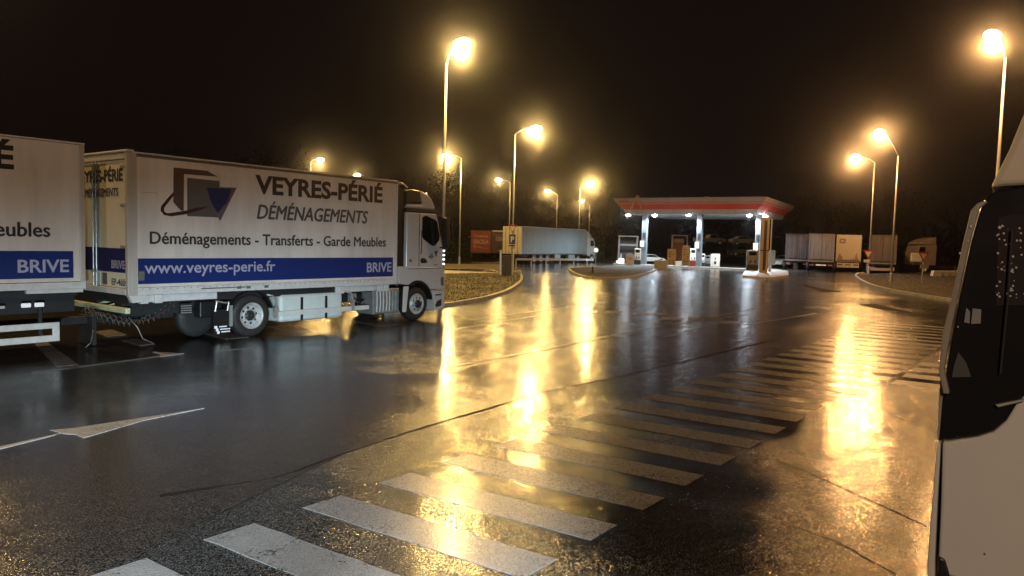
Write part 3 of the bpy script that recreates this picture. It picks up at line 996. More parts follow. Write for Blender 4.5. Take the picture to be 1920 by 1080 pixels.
flat2('swoosh_shape', [(5.94, 1.88), (5.98, 1.84), (6.16, 1.87), (6.24, 1.91), (6.10, 1.89), (5.97, 1.90)], logo_grey)
# mirror, lamps, indicator
MB().prism([(6.30, 3.02), (6.36, 3.05), (6.50, 2.98), (6.54, 2.20), (6.46, 2.08), (6.38, 2.12)], -0.30, -0.10).build('mirror', black_pl, lorry, bevel=0.04)
MB().tube([V((6.33, 0.05, 3.08)), V((6.44, -0.2, 3.02))], 0.03, 6).build('mirror_arm', black_pl, lorry)
MB().tube([V((6.44, 0.05, 2.15)), V((6.46, -0.2, 2.14))], 0.025, 6).build('mirror_arm', black_pl, lorry)
for zz in (2.05, 1.92, 1.79, 1.65):
    MB().box(6.60, 6.645, 0.01, 0.05, zz - 0.022, zz + 0.022).build('marker_lamp', marker_glint, lorry)
MB().prism([(6.46, 1.22), (6.50, 1.27), (6.60, 1.27), (6.61, 0.98), (6.48, 1.0)], -0.006, 0.03).build('headlamp', grey_rail, lorry, bevel=0.01)
for zz in (0.42, 0.72):
    MB().box(6.24, 6.50, -0.010, 0.02, zz - 0.02, zz + 0.02).build('cab_step', chassis_m, lorry, bevel=0.005)
MB().tube([V((5.60, 0.0, 1.95)), V((5.585, -0.03, 2.3)), V((5.60, 0.0, 2.65))], 0.012, 6).build('grab_handle', black_pl, lorry)
MB().box(5.05, 6.63, -0.008, 0.03, 1.515, 1.53).build('panel_seam', chassis_m, lorry)
MB().box(6.20, 6.32, 0.014, 0.04, 1.62, 1.645).build('badge', grey_rail, lorry)
for x, zz in ((5.98, 3.745), (6.21, 3.42)):
    MB().ball((x, 0.2, zz), 0.025).build('roof_marker', marker_glint, lorry)

# ------------------------------------------------------------------ the trailer coupled behind
trl = empty('box_trailer', (TR[0] + 0.6 * -3.68, TR[1] + 0.8 * -3.68, 0), RZ, label='white box trailer cut off by the left edge of the picture', cat='trailer')
TL, TB, TT = -7.45, 1.28, 4.06
MB().box(TL, -0.10, 0.0, 2.5, TB + 0.14, TT - 0.04).build('cargo_box', box_white, trl)
MB().box(-0.10, 0.0, -0.012, 2.512, TB - 0.02, TT - 0.03).build('front_frame', box_white2, trl, bevel=0.015)
MB().box(TL, 0.0, -0.014, 0.06, TB, TB + 0.13).build('bottom_rail', rail_white, trl, bevel=0.006)
MB().box(TL, -0.42, 0.02, 0.09, TB - 0.001, TB + 0.02).build('lower_rail', rail_white, trl)
MB().box(-1.02, -0.05, -0.010, 0.09, TB - 0.07, TB - 0.002).build('step_rail', rail_white, trl, bevel=0.006)
MB().box(TL, 0.005, -0.022, 2.522, TT - 0.035, TT).build('roof', rail_white, trl, bevel=0.01)
MB().box(TL, -0.22, -0.004, 0.02, 1.49, 2.0).build('blue_band', blue_m, trl)
lettering('town_lettering', 'BRIVE', txt_pale, trl, -1.16, -0.30, 1.60, 1.84, pl, bold=0.02)
lettering('name_lettering', 'VEYRES-PÉRIÉ', txt_dark, trl, -5.18, -1.19, 3.45, 4.0 - 0.02, pl, bold=0.035)
lettering('service_lettering', 'Déménagements - Transferts - Garde Meubles', txt_dark, trl, -7.30, -0.62, 2.18, 2.52, pl, fat=0.009, words=1)
MB().box(TL + 0.2, 0.0, 0.5, 0.8, 0.80, 1.15).build('chassis_beam', chassis_m, trl)
MB().box(TL + 0.2, 0.0, 1.7, 2.0, 0.80, 1.15).build('chassis_beam', chassis_m, trl)
MB().box(TL + 0.2, -0.1, 0.14, 2.3, 1.14, 1.265).build('sub_frame', chassis_m, trl)
for x in (-1.10, -0.88):
    MB().box(x, x + 0.16, 0.02, 0.06, 0.96, 1.04).build('side_lamp', emitter('side_lamp_glint', (0.85, 0.92, 1.0), 0.35), trl, bevel=0.015)  # weak emission stands for headlamp light caught on these faces
MB().box(-3.0, -1.36, 0.02, 0.07, 0.96, 1.01).build('upper_guard_bar', rail_white, trl, bevel=0.01)
sg = MB().box(-3.6, -0.50, -0.02, 0.03, 0.545, 0.66).build('side_guard', rail_white, trl, bevel=0.01)
MB().box(-3.6, -0.50, -0.02, 0.03, 0.30, 0.42).build('lower_rail', rail_white, sg, bevel=0.01)
MB().box(-0.60, -0.48, -0.018, 0.032, 0.30, 0.66).build('end_post', rail_white, sg, bevel=0.01)
for x in (-2.6, -0.82):
    MB().box(x, x + 0.06, 0.03, 0.08, 0.42, 1.0).build('hanger', chassis_m, sg)
MB().box(-1.6, -1.42, 0.25, 0.5, 0.62, 0.86).build('valve_block', galv, trl, bevel=0.02)
wheel(trl, -4.6, 0.06, 0.5, 0.3, True)
wheel(trl, -4.6, 2.14, 0.5, 0.3, True)
wheel(trl, -5.9, 0.06, 0.5, 0.3, True)
wheel(trl, -5.9, 2.14, 0.5, 0.3, True)
wheel(trl, -2.2, 0.5, 0.42, 0.3, True)
dbm = MB().prism([(-1.0, 1.1), (-1.0, 1.4), (3.3, 1.32), (3.3, 1.18)], 0.46, 0.60, 'z')
dbm.build('drawbar', chassis_m, trl)
MB().box(0.5, 0.58, 0.9, 1.6, 0.02, 0.62).build('support_leg', chassis_m, trl)
# curled air hoses between the two vehicles
for k, (y_, ph, nm) in enumerate(((1.0, 0.0, 'red'), (1.15, 1.5, 'yellow'), (1.3, 3.0, 'black'))):
    pts_ = []
    for i in range(150):
        t = i / 149
        a = t * 2 * pi * 17
        sag = -0.30 * sin(pi * t) + 0.06 * sin(7 * t + ph)
        pts_.append(V((0.25 + 1.9 * t, y_ - 0.55 + 0.05 * cos(a), 0.74 + sag + 0.05 * sin(a) + 0.15 * t)))
    MB().tube(pts_, 0.011, 5).build('coiled_hose', mat('hose_' + nm, {'red': (0.10, 0.06, 0.05), 'yellow': (0.13, 0.13, 0.10), 'black': (0.04, 0.04, 0.04)}[nm], 0.45), trl)
MB().tube([V((1.0, 0.4, 0.62)), V((1.14, 0.3, 0.40)), V((1.22, 0.25, 0.16)), V((1.42, 0.2, 0.05))], 0.013, 6).build('hanging_cable', grey_rail, trl, smooth=True)
MB().tube([V((0.35, 0.5, 0.40)), V((0.25, 0.4, 0.15)), V((0.15, 0.4, 0.06))], 0.012, 6).build('hanging_cable', grey_rail, trl, smooth=True)

# ------------------------------------------------------------------ white vehicle on the right
VPX, VPY = 1.98, 3.50
VE, VN = V((0.83, -0.56)).normalized(), V((0.56, 0.83)).normalized()
van = empty('coach_cab', (VPX, VPY, 0), math.atan2(VE.y, VE.x), label='white high cab with black side glass, cut off by the right edge', cat='van')


def v3(x, y, off=0.0):
    d = ray(x, y)
    k = (VPX * VN.x + VPY * VN.y + off) / (d.x * VN.x + d.y * VN.y)
    q = V((0, 0, CH)) + d * k
    return V(((q.x - VPX) * VE.x + (q.y - VPY) * VE.y, off, q.z))


def vp(x, y):
    p = v3(x, y)
    return (p.x, p.z)


VY = 0.0


VD = 2.3
body_low = [vp(1767, 830), vp(1764, 950), vp(1760, 1040), vp(1757, 1075)] + [(p[0], p[1]) for p in (vp(1800, 1085), vp(1830, 1130), vp(1845, 1200))] + [vp(2350, 1205), vp(2350, 700), vp(1960, 700), vp(1905, 757), vp(1885, 790), vp(1862, 810), vp(1830, 820), vp(1800, 824)]
MB().prism(body_low, VY, VY + 0.05).build('side_panel', mat('van_white', (0.60, 0.60, 0.62), 0.30, nscale=1.5, var=0.06, coat=0.4), van, bevel=0.012)
MB().prism([vp(1767, 830), vp(1757, 1075), vp(1845, 1200), vp(2350, 1205), vp(2350, 700), vp(1960, 700)], VY + 0.06, VY + VD).build('cab_body', _M['van_white'], van)
corner = [vp(1757, 829), vp(1749, 930), vp(1742, 1010), vp(1738, 1090), vp(1736, 1200), vp(1754, 1200), vp(1753, 1050), vp(1758, 940), vp(1764, 832)]
MB().prism(corner, VY - 0.005, VY + VD).build('front_corner_panel', _M['van_white'], van, bevel=0.012)
MB().prism([vp(1760, 1042), vp(1772, 1048), vp(1780, 1075), vp(1780, 1120), vp(1756, 1120)], VY - 0.012, VY + 0.05).build('wheel_arch', black_pl, van, bevel=0.01)
glass = [vp(1757, 828), vp(1760, 780), vp(1768, 735), vp(1782, 640), vp(1800, 545), vp(1820, 450), vp(1836, 395), vp(1848, 370), vp(1870, 357), vp(1920, 350), vp(2100, 350), vp(2350, 360), vp(2350, 700), vp(1960, 700), vp(1908, 757), vp(1888, 788), vp(1862, 808), vp(1830, 818), vp(1795, 822)]
MB().prism(glass, VY - 0.003, VY + 0.03).build('side_glass', mat('van_black_glass', (0.010, 0.010, 0.012), 0.22, var=0.0), van, bevel=0.012)
MB().prism([vp(1762, 820), vp(1845, 380), vp(2350, 365), vp(2350, 700), vp(1960, 700)], VY + 0.035, VY + VD).build('cabin', black_pl, van)
roof = [vp(1856, 355), vp(1872, 322), vp(1893, 280), vp(1920, 213), vp(1960, 120), vp(2010, 60), vp(2350, 50), vp(2350, 358), vp(2100, 348), vp(1920, 348), vp(1880, 350)]
MB().prism(roof, VY - 0.02, VY + VD).build('roof_shell', mat('van_roof', (0.50, 0.45, 0.38), 0.4, nscale=1.5, var=0.1), van, bevel=0.03, seg=3)
strip = [vp(1853, 380), vp(1838, 392), vp(1824, 440), vp(1805, 520), vp(1786, 610), vp(1772, 690), vp(1782, 735), vp(1771, 735), vp(1762, 695), vp(1768, 630), vp(1790, 540), vp(1806, 460), vp(1822, 395), vp(1834, 382), vp(1848, 378)]
MB().prism(strip, VY - 0.06, VY - 0.01).build('pillar_deflector', mat('deflector_grey', (0.30, 0.27, 0.25), 0.4), van, bevel=0.008)
MB().prism([vp(1872, 408), vp(1900, 402), vp(2100, 400), vp(2100, 575), vp(1868, 572)], VY - 0.0055, VY - 0.0035).build('window_pane', mat('pane_grey', (0.035, 0.030, 0.030), 0.12), van)
MB().prism([vp(1866, 757), vp(1922, 746), vp(1922, 750), vp(1872, 762)], VY - 0.03, VY - 0.004).build('trim_strip', galv, van, bevel=0.003)
MB().prism([vp(1764, 706), vp(1771, 706), vp(1761, 822), vp(1757, 824)], VY - 0.016, VY - 0.004).build('corner_trim', _M['deflector_grey'], van)
MB().tube([v3(1876, 700, -0.03), v3(1890, 560, -0.035), v3(1898, 430, -0.03)], 0.004, 6).build('glass_seal', mat('seal_rubber', (0.03, 0.03, 0.03), 0.5), van)
MB().prism([vp(1812, 577), vp(1819, 584), vp(1818, 606), vp(1808, 604)], VY - 0.012, VY - 0.004).build('mirror_glint', mat('glint_grey', (0.24, 0.24, 0.26), 0.4), van)  # mirror reflection in the side glass, painted as grey plates
MB().prism([vp(1824, 578), vp(1840, 580), vp(1839, 606), vp(1821, 607)], VY - 0.012, VY - 0.004).build('mirror_reflection', _M['glint_grey'], van)
MB().prism([vp(1797, 660), vp(1812, 680), vp(1821, 706), vp(1785, 707), vp(1789, 685)], VY - 0.010, VY - 0.004).build('glass_reflection', mat('reflection_grey', (0.085, 0.085, 0.095), 0.3), van)  # grey plate painting in a reflection on the glass
dropm = mat('rain_drop', (0.5, 0.5, 0.5), 0.05, 0.0, var=0)
rd = MB()
rnd = random.Random(4)
for k in range(170):
    x, y = rnd.uniform(1868, 1960), rnd.uniform(415, 560)
    q = v3(x, y, -0.004)
    rd.ball(q, rnd.uniform(0.002, 0.0065), (1, 0.5, 1.2), 1)
for (x, y, r_) in ((1874, 427, 0.008), (1820, 425, 0.007), (1800, 475, 0.006), (1815, 451, 0.004), (1816, 605, 0.004), (1796, 613, 0.004), (1848, 1038, 0.006)):
    rd.ball(v3(x, y, -0.065 if y < 480 and x < 1840 else -0.01), r_, (1, 0.6, 1.2), 1)
tag(rd.build('rain_drops', dropm, van, smooth=True), kind='stuff')

# ------------------------------------------------------------------ headlamps of the viewer's own vehicle (below the frame)
for hx in (-0.95, 0.75):
    tgt = V(((-7.4, 16.0, 0.3) if hx < 0 else (-4.3, 19.5, 0.3))) - V((hx, 0.9, 0.85))
    hl = empty('headlamp', (hx, 0.9, 0.85), math.atan2(tgt.y, tgt.x) - pi / 2, label='lit headlamp of the vehicle behind the viewpoint, %s one' % ('left' if hx < 0 else 'right'), cat='headlamp', group='headlamps below the viewpoint')
    MB().lathe([(0.05, -0.12), (0.09, -0.05), (0.10, 0.0), (0.105, 0.0), (0.105, -0.06)], (0, 0, 0), 'y', 20).build('reflector', galv, hl, smooth=True)
    MB().box(-0.02, 0.02, -0.6, -0.1, -0.85, -0.02).build('bracket', black_pl, hl)
    ld = bpy.data.lights.new('headlamp_light', 'SPOT')
    ld.energy = P_HEAD
    ld.color = (0.70, 0.90, 1.0)
    ld.shadow_soft_size = 0.05
    ld.spot_size = R(42)
    ld.spot_blend = 1.0
    lo = bpy.data.objects.new('headlamp_light', ld)
    col.objects.link(lo)
    lo.parent = hl
    lo.location = (0, 0.03, 0)
    lo.rotation_euler = (R(88.5), 0, 0)
    MB().box(-0.45, 0.45, 0.34, 0.36, 0.010, 0.42).build('added_beam_shade', black_pl, hl)  # unseen plate added to cut off the upper part of the beam
    MB().box(-0.44, -0.42, -0.10, 0.34, 0.0, 0.10).build('added_shade_arm', black_pl, hl)
    MB().box(0.42, 0.44, -0.10, 0.34, 0.0, 0.10).build('added_shade_arm', black_pl, hl)

# ------------------------------------------------------------------ station canopy
can = empty('station_canopy', (C0.x, C0.y, 0), label='petrol station canopy with red and white fascia on grey columns', cat='canopy')
LF, LD = 16.6, 17.6


def cpt(a, b_, z):
    q = u * a + vv * b_
    return V((q.x, q.y, z))


def ring_band(name, z0, z1, i0, i1, m, par=can):
    """one band of the fascia; i0, i1: how far it is set in at the bottom and the top"""
    b_ = MB()

    def loop(i, z):
        return [b_.b.verts.new(cpt(a, d_, z)) for a, d_ in ((i, i), (LF - i, i), (LF - i, LD - i), (i, LD - i))]
    A, B = loop(i0, z0), loop(i1, z1)
    C_, D_ = loop(i0 + 0.25, z0), loop(i1 + 0.25, z1)
    for k in range(4):
        j = (k + 1) % 4
        b_.b.faces.new((A[k], A[j], B[j], B[k]))
        b_.b.faces.new((C_[k], D_[k], D_[j], C_[j]))
        b_.b.faces.new((A[k], C_[k], C_[j], A[j]))
        b_.b.faces.new((B[k], B[j], D_[j], D_[k]))
    return b_.build(name, m, par)


ring_band('fascia_top_band', 6.98, 7.42, 0.25, 0.0, fascia_white)
ring_band('fascia_red_line', 6.90, 6.978, 0.32, 0.27, fascia_red)
ring_band('fascia_white_line', 6.78, 6.898, 0.40, 0.33, fascia_white)
ring_band('fascia_red_band', 6.22, 6.778, 0.95, 0.42, fascia_red)
ring_band('fascia_bottom_band', 5.72, 6.218, 1.15, 0.97, mat('grey_fascia', (0.30, 0.29, 0.30), 0.45))
b_ = MB()
for z in (5.70, 7.30):
    b_.quad(cpt(1.2 if z < 6 else 0.3, 1.2 if z < 6 else 0.3, z), cpt(LF - (1.2 if z < 6 else 0.3), 1.2 if z < 6 else 0.3, z), cpt(LF - (1.2 if z < 6 else 0.3), LD - (1.2 if z < 6 else 0.3), z), cpt(1.2 if z < 6 else 0.3, LD - (1.2 if z < 6 else 0.3), z))
b_.b.free()
for nm, z, i_ in (('soffit', 5.74, 1.2), ('roof_deck', 7.30, 0.3)):
    bb = MB()
    P = [cpt(i_, i_, z), cpt(LF - i_, i_, z), cpt(LF - i_, LD - i_, z), cpt(i_, LD - i_, z)]
    bb.prism([(p.x, p.y) for p in P], z, z + 0.06, 'z')
    bb.build(nm, soffit_m, can)
Mc = Matrix(((u.x, vv.x, 0, 0), (u.y, vv.y, 0, 0), (0, 0, 1, 0), (0, 0, 0, 1)))
# roof emblem: the angled plaque near the left end, and the little box on the edge
for q in ([(13.0, 6.05), (13.25, 6.05), (13.9, 7.75), (13.65, 7.75)], [(13.65, 7.75), (13.9, 7.75), (14.7, 6.05), (14.4, 6.05)]):
    bb = MB().prism(q, 0.15, 0.22, 'y')
    for v_ in bb.b.verts:
        v_.co = Mc @ v_.co
    bb.build('roof_emblem', mat('emblem_red_grey', (0.30, 0.12, 0.10), 0.4), can)
bb = MB().box(5.9, 6.3, 0.1, 0.35, 7.0, 7.5)
for v_ in bb.b.verts:
    v_.co = Mc @ v_.co
bb.build('edge_box', fascia_white, can, bevel=0.02)
bb = MB().prism([(14.9, 6.90), (15.9, 6.96), (15.8, 7.2), (14.8, 7.16)], 0.10, 0.14, 'y')
for v_ in bb.b.verts:
    v_.co = Mc @ v_.co
bb.build('fascia_badge', red_m, can)


def on_line(px, dep):
    """where the sight line of picture column px meets the row of columns dep metres behind the canopy front"""
    best = None
    for i in range(0, 2000):
        a = i * 0.01
        q = C0 + u * a + vv * dep
        # project
        p = V((q.x, q.y, 3.0)) - V((0, 0, CH))
        xx = 960 + F * p.dot(_r) / p.dot(_f)
        if best is None or abs(xx - px) < best[0]:
            best = (abs(xx - px), a)
    return best[1]


for px in (1208.5, 1311.5, 1421.5):
    a = on_line(px, 2.6)
    bb = MB().box(a - 0.28, a + 0.28, 2.35, 2.9, 0.14, 5.74)
    for v_ in bb.b.verts:
        v_.co = Mc @ v_.co
    cl_ = bb.build('column', column_m, can, bevel=0.04)
    bb = MB().box(a - 0.05, a + 0.40, 2.26, 2.34, 2.1, 2.8)
    for v_ in bb.b.verts:
        v_.co = Mc @ v_.co
    bb.build('column_sign', sign_white, cl_)
    bb = MB().box(a - 0.12, a + 0.14, 2.28, 2.345, 3.1, 3.7)
    for v_ in bb.b.verts:
        v_.co = Mc @ v_.co
    bb.build('column_box', chassis_m, cl_)
# rear columns
for a in ():
    bb = MB().box(a - 0.25, a + 0.25, 13.5, 14.0, 0.0, 5.74)
    for v_ in bb.b.verts:
        v_.co = Mc @ v_.co
    bb.build('rear_column', column_m, can, bevel=0.04)
# floodlights under the front edge
for (a, d_) in ((15.3, 1.5), (12.4, 2.2), (8.3, 1.5), (1.9, 1.5), (0.9, 4.6)):
    fl_ = empty('floodlight', tuple(Mc @ V((a, d_, 5.66))))
    fl_.parent = can
    MB().box(-0.28, 0.28, -0.2, 0.2, 0.0, 0.10).build('housing', galv, fl_, bevel=0.02)
    MB().ball((0, 0, -0.02), 0.26, (1, 1, 0.6), 2).build('lens', lens_led, fl_, smooth=True)
    ld = bpy.data.lights.new('floodlight_light', 'SPOT')
    ld.energy = P_CANOPY
    ld.color = (0.66, 0.86, 1.0)
    ld.shadow_soft_size = 0.15
    ld.spot_size = R(170)
    ld.spot_blend = 0.4
    lo = bpy.data.objects.new('floodlight_light', ld)
    col.objects.link(lo)
    lo.parent = fl_
    lo.location = (0, 0, -0.2)


# ------------------------------------------------------------------ things on the forecourt, each placed by its foot on the ground
def spot(px, py, z=0.0):
    return gnd(px, py, z)


def face(o):
    """turn a thing so that its front looks at the road"""
    o.rotation_euler.z = -0.10


def width(px0, px1, py):
    return (gnd(px1, py) - gnd(px0, py)).length


def pump(x0, x1, yt, yb, label, body=None, z=0.15):
    body = body or sign_white
    p = spot((x0 + x1) / 2, yb, z)
    s_ = p.y / F
    W, Hh = (x1 - x0) * s_, (yb - yt) * s_
    o = empty('fuel_pump', p, -0.15, label=label, cat='fuel pump', group='fuel pumps under the canopy')
    MB().box(-W / 2, W / 2, 0, 0.5, 0.0, Hh * 0.28).build('plinth', chassis_m, o, bevel=0.02)
    MB().box(-W / 2, W / 2, 0, 0.5, Hh * 0.29, Hh).build('cabinet', body, o, bevel=0.04)
    MB().box(-W * 0.32, W * 0.30, -0.02, 0.01, Hh * 0.74, Hh * 0.92).build('display', black_gl, o)
    MB().box(-W * 0.45, W * 0.45, -0.012, 0.01, Hh * 0.60, Hh * 0.615).build('panel_seam', chassis_m, o)
    for sx in (-0.25, 0.15):
        nz = MB().box(W * sx, W * (sx + 0.12), -0.10, -0.01, Hh * 0.36, Hh * 0.52).build('nozzle', black_pl, o, bevel=0.01)
    MB().tube([V((-W * 0.2, -0.08, Hh * 0.40)), V((-W * 0.5, -0.2, Hh * 0.2)), V((-W * 0.56, -0.1, Hh * 0.55)), V((-W * 0.45, 0, Hh * 0.9))], 0.02, 6).build('hose', black_pl, o)
    return o


pump(1189, 1201, 466, 496, 'white two panel pump left of the left canopy column')
pump(1293, 1305, 466, 498, 'pump left of the middle canopy column, behind the tall ochre board')
pump(1314, 1321, 476, 499, 'narrow white pump right against the middle canopy column')
pump(1321.5, 1332, 479, 500, 'low grey pump between two white ones, right of the middle column', mat('grey_pump', (0.30, 0.31, 0.32), 0.45))
pump(1400, 1421, 469, 507, 'tall pump with dark picture panel at the right canopy column', mat('dark_pump', (0.24, 0.20, 0.17), 0.45))


def cabinet(name, x0, x1, yt, yb, label, cat, m, dome=False, z=0.15, dark=None, dep=0.45):
    p = spot((x0 + x1) / 2, yb, z)
    s_ = p.y / F
    W, Hh = (x1 - x0) * s_, (yb - yt) * s_
    o = empty(name, p, -0.12, label=label, cat=cat)
    if dome:
        pts = [(-W / 2, 0), (W / 2, 0), (W / 2, Hh * 0.86), (W * 0.38, Hh * 0.96), (W * 0.2, Hh), (-W * 0.2, Hh), (-W * 0.38, Hh * 0.96), (-W / 2, Hh * 0.86)]
        MB().prism(pts, 0, dep).build('body', m, o, bevel=0.03)
    else:
        MB().box(-W / 2, W / 2, 0, dep, 0, Hh).build('body', m, o, bevel=0.03)
    if dark:
        for (a, c, e, f_) in dark:
            MB().box(-W / 2 + W * a, -W / 2 + W * c, -0.015, 0.01, Hh * e, Hh * f_).build('front_panel', chassis_m, o)
    return o


cabinet('waste_bin', 1173, 1188, 476, 497, 'pale round topped bin at the left end of the pump island', 'bin', mat('pale_pink_plastic', (0.55, 0.50, 0.50), 0.45), dome=True, dark=[(0.2, 0.8, 0.55, 0.6)])
cabinet('ice_chest', 1333, 1349, 476, 500, 'white chest with small print right of the pumps', 'cabinet', sign_white, dark=[(0.35, 0.6, 0.2, 0.42), (0.42, 0.52, 0.55, 0.75)])
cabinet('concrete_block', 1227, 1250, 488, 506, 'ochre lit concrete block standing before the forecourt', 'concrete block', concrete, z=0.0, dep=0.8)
cabinet('low_wall', 1262, 1279, 490, 501, 'low concrete wall between the two ochre boards', 'wall', concrete, z=0.0, dep=0.3)
cabinet('red_crate', 1290, 1306, 489, 499.5, 'dark red box at the foot of the middle canopy column', 'box', red_m, dep=0.4)
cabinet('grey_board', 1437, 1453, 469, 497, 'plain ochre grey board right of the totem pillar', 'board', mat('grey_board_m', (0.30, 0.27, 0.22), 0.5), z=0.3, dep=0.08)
tp = MB().box(-0.33, 0.33, 0.0, 0.45, 0, 4.9)
p = spot(1432, 511, 0.17)
tot = empty('totem_pillar', p, -0.1, label='tall pillar coloured by sodium light in front of the right canopy column', cat='pillar')
tp.build('shaft', mat('sodium_lit_pillar', (0.34, 0.25, 0.14), 0.5, nscale=1, var=0.2), tot, bevel=0.03)  # warm sodium light is put into the pillar's colour
MB().box(-0.12, 0.12, -0.02, 0.0, 0.2, 4.6).build('groove', chassis_m, tot)
MB().box(-0.36, 0.36, -0.03, 0.48, 1.9, 2.0).build('collar', chassis_m, tot)
po = spot(1443, 509, 0.17)
pst = empty('thin_post', po, 0, label='thin pale pole right of the totem pillar', cat='pole')
MB().tube([V((0, 0, 0)), V((0, 0, 4.9))], 0.06, 8).build('shaft', galv, pst)
MB().box(-0.1, 0.1, -0.1, 0.1, 0, 0.25).build('foot', concrete, pst)
po = spot(1443.5, 506, 0.17)
o = MB().box(-0.1, 0.1, -0.1, 0.1, 0, 0.42).build('bollard', sign_white, None, bevel=0.02)
o.location = po
tag(o, 'short white bollard on the kerbed island below the grey board', 'bollard')


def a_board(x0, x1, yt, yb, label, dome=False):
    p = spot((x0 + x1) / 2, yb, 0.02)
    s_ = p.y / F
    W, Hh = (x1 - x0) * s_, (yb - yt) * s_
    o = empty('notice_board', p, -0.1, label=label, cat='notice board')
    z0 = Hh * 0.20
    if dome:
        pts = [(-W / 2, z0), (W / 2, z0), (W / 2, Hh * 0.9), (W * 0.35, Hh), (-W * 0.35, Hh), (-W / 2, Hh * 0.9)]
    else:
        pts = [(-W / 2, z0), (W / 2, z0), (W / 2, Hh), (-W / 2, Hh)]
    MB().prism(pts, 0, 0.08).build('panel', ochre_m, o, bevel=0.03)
    for sx in (-1, 1):
        MB().box(sx * W * 0.42 - 0.03, sx * W * 0.42 + 0.03, -0.02, 0.1, 0, z0 * 1.2).build('leg', concrete, o)
        MB().box(sx * W * 0.42 - 0.04, sx * W * 0.42 + 0.04, -0.35, 0.25, 0, 0.05).build('foot', concrete, o)
    rr_ = random.Random(int(x0))
    for k in range(6):
        zz = z0 + (Hh - z0) * (0.12 + 0.13 * k)
        for sx in (-0.2, 0.2):
            if rr_.random() < 0.8:
                ww = W * rr_.uniform(0.08, 0.15)
                MB().box(sx * W - ww, sx * W + ww, -0.012, 0.002, zz, zz + 0.1).build('notice', mat('print_brown', (0.16, 0.10, 0.05), 0.5), o)
    return o


a_board(1250.5, 1266, 467, 505, 'ochre lit notice board on feet beside the concrete block')
a_board(1278, 1293, 461, 504, 'taller ochre notice board with rounded top left of the middle column', True)
# orange kiosk with frame behind the boards
p = spot(1273, 492, 0.0)
s_ = p.y / F
ki = empty('orange_kiosk', p, -0.1, label='dark orange kiosk with pale frame behind the two ochre boards', cat='kiosk')
Wk, Hk = 30 * s_, 49 * s_
MB().box(-Wk * 0.38, Wk * 0.30, 0.1, 1.5, 0, Hk * 0.92).build('body', orange_m, ki, bevel=0.03)
MB().box(-Wk * 0.5, -Wk * 0.42, 0, 0.15, 0, Hk).build('frame_post', concrete, ki)
MB().box(Wk * 0.42, Wk * 0.50, 0, 0.15, 0, Hk).build('frame_post', concrete, ki)
MB().box(-Wk * 0.5, Wk * 0.5, -0.01, 0.16, Hk, Hk + 0.18).build('frame_top', concrete, ki)
MB().box(-Wk * 0.34, Wk * 0.26, 0.04, 0.12, Hk * 0.76, Hk * 0.88).build('name_panel', ochre_m, ki)
# dark metal frame at the left
p = spot(1177, 494, 0.0)
s_ = p.y / F
fr_ = empty('dark_shelter', p, -0.1, label='dark metal framed shelter behind the pale bin at the left', cat='shelter')
Wk, Hk = 34 * s_, 50 * s_
for sx in (-1, 1):
    MB().box(sx * Wk / 2 - 0.06, sx * Wk / 2 + 0.06, 0, 0.12, 0, Hk).build('post', grey_rail, fr_)
    MB().box(sx * Wk / 2 - 0.06, sx * Wk / 2 + 0.06, 2.0, 2.12, 0, Hk).build('post', grey_rail, fr_)
MB().box(-Wk / 2 - 0.1, Wk / 2 + 0.1, -0.1, 2.2, Hk, Hk + 0.12).build('roof', grey_rail, fr_)
MB().box(-Wk / 2 + 0.1, Wk / 2 - 0.1, 0.0, 0.08, Hk * 0.66, Hk * 0.73).build('beam', mat('beam_paint', (0.25, 0.2, 0.16), 0.5), fr_)
MB().box(-Wk / 2 + 0.08, Wk / 2 - 0.08, 2.02, 2.08, 0.3, Hk * 0.95).build('back_panel', chassis_m, fr_)
# small lit lantern
p = spot(1165, 496, 0.0)
lt = empty('low_lantern', p, 0, label='small glowing white lantern left of the pale bin', cat='lantern')
MB().box(-0.3, 0.3, -0.1, 0.3, 0.02, 0.70).build('light_box', emitter('warm_white', (1, 0.82, 0.68), 3.0), lt, bevel=0.1)
MB().tube([V((-0.05, 0.1, 0.7)), V((-0.05, 0.1, 1.25))], 0.05, 6).build('stem', sign_white, lt)
MB().ball((-0.48, 0, 0.32), 0.12).build('side_bulb', _M['warm_white'], lt)
# small globe lamp on top of the right pump
p = at(1418, 467, spot(1410, 507, 0.15).y)
gl = MB().ball((0, 0, 0), 0.17).build('globe_lamp', emitter('globe_lit', (1.0, 0.75, 0.5), 1.2), None, smooth=True)
gl.location = p
tag(gl, 'small glowing globe on top of the pump at the right column', 'lamp')

# ------------------------------------------------------------------ signs
def tri_sign(par, z, w=0.9, y=0.0):
    h = w * 0.88
    MB().prism([(-w / 2, z), (w / 2, z), (0, z - h)], y, y + 0.03).build('warning_border', sign_red, par, bevel=0.01)
    k = 0.62
    MB().prism([(-w / 2 * k, z - 0.13), (w / 2 * k, z - 0.13), (0, z - 0.13 - h * k)], y - 0.006, y + 0.002).build('sign_face', sign_white, par)


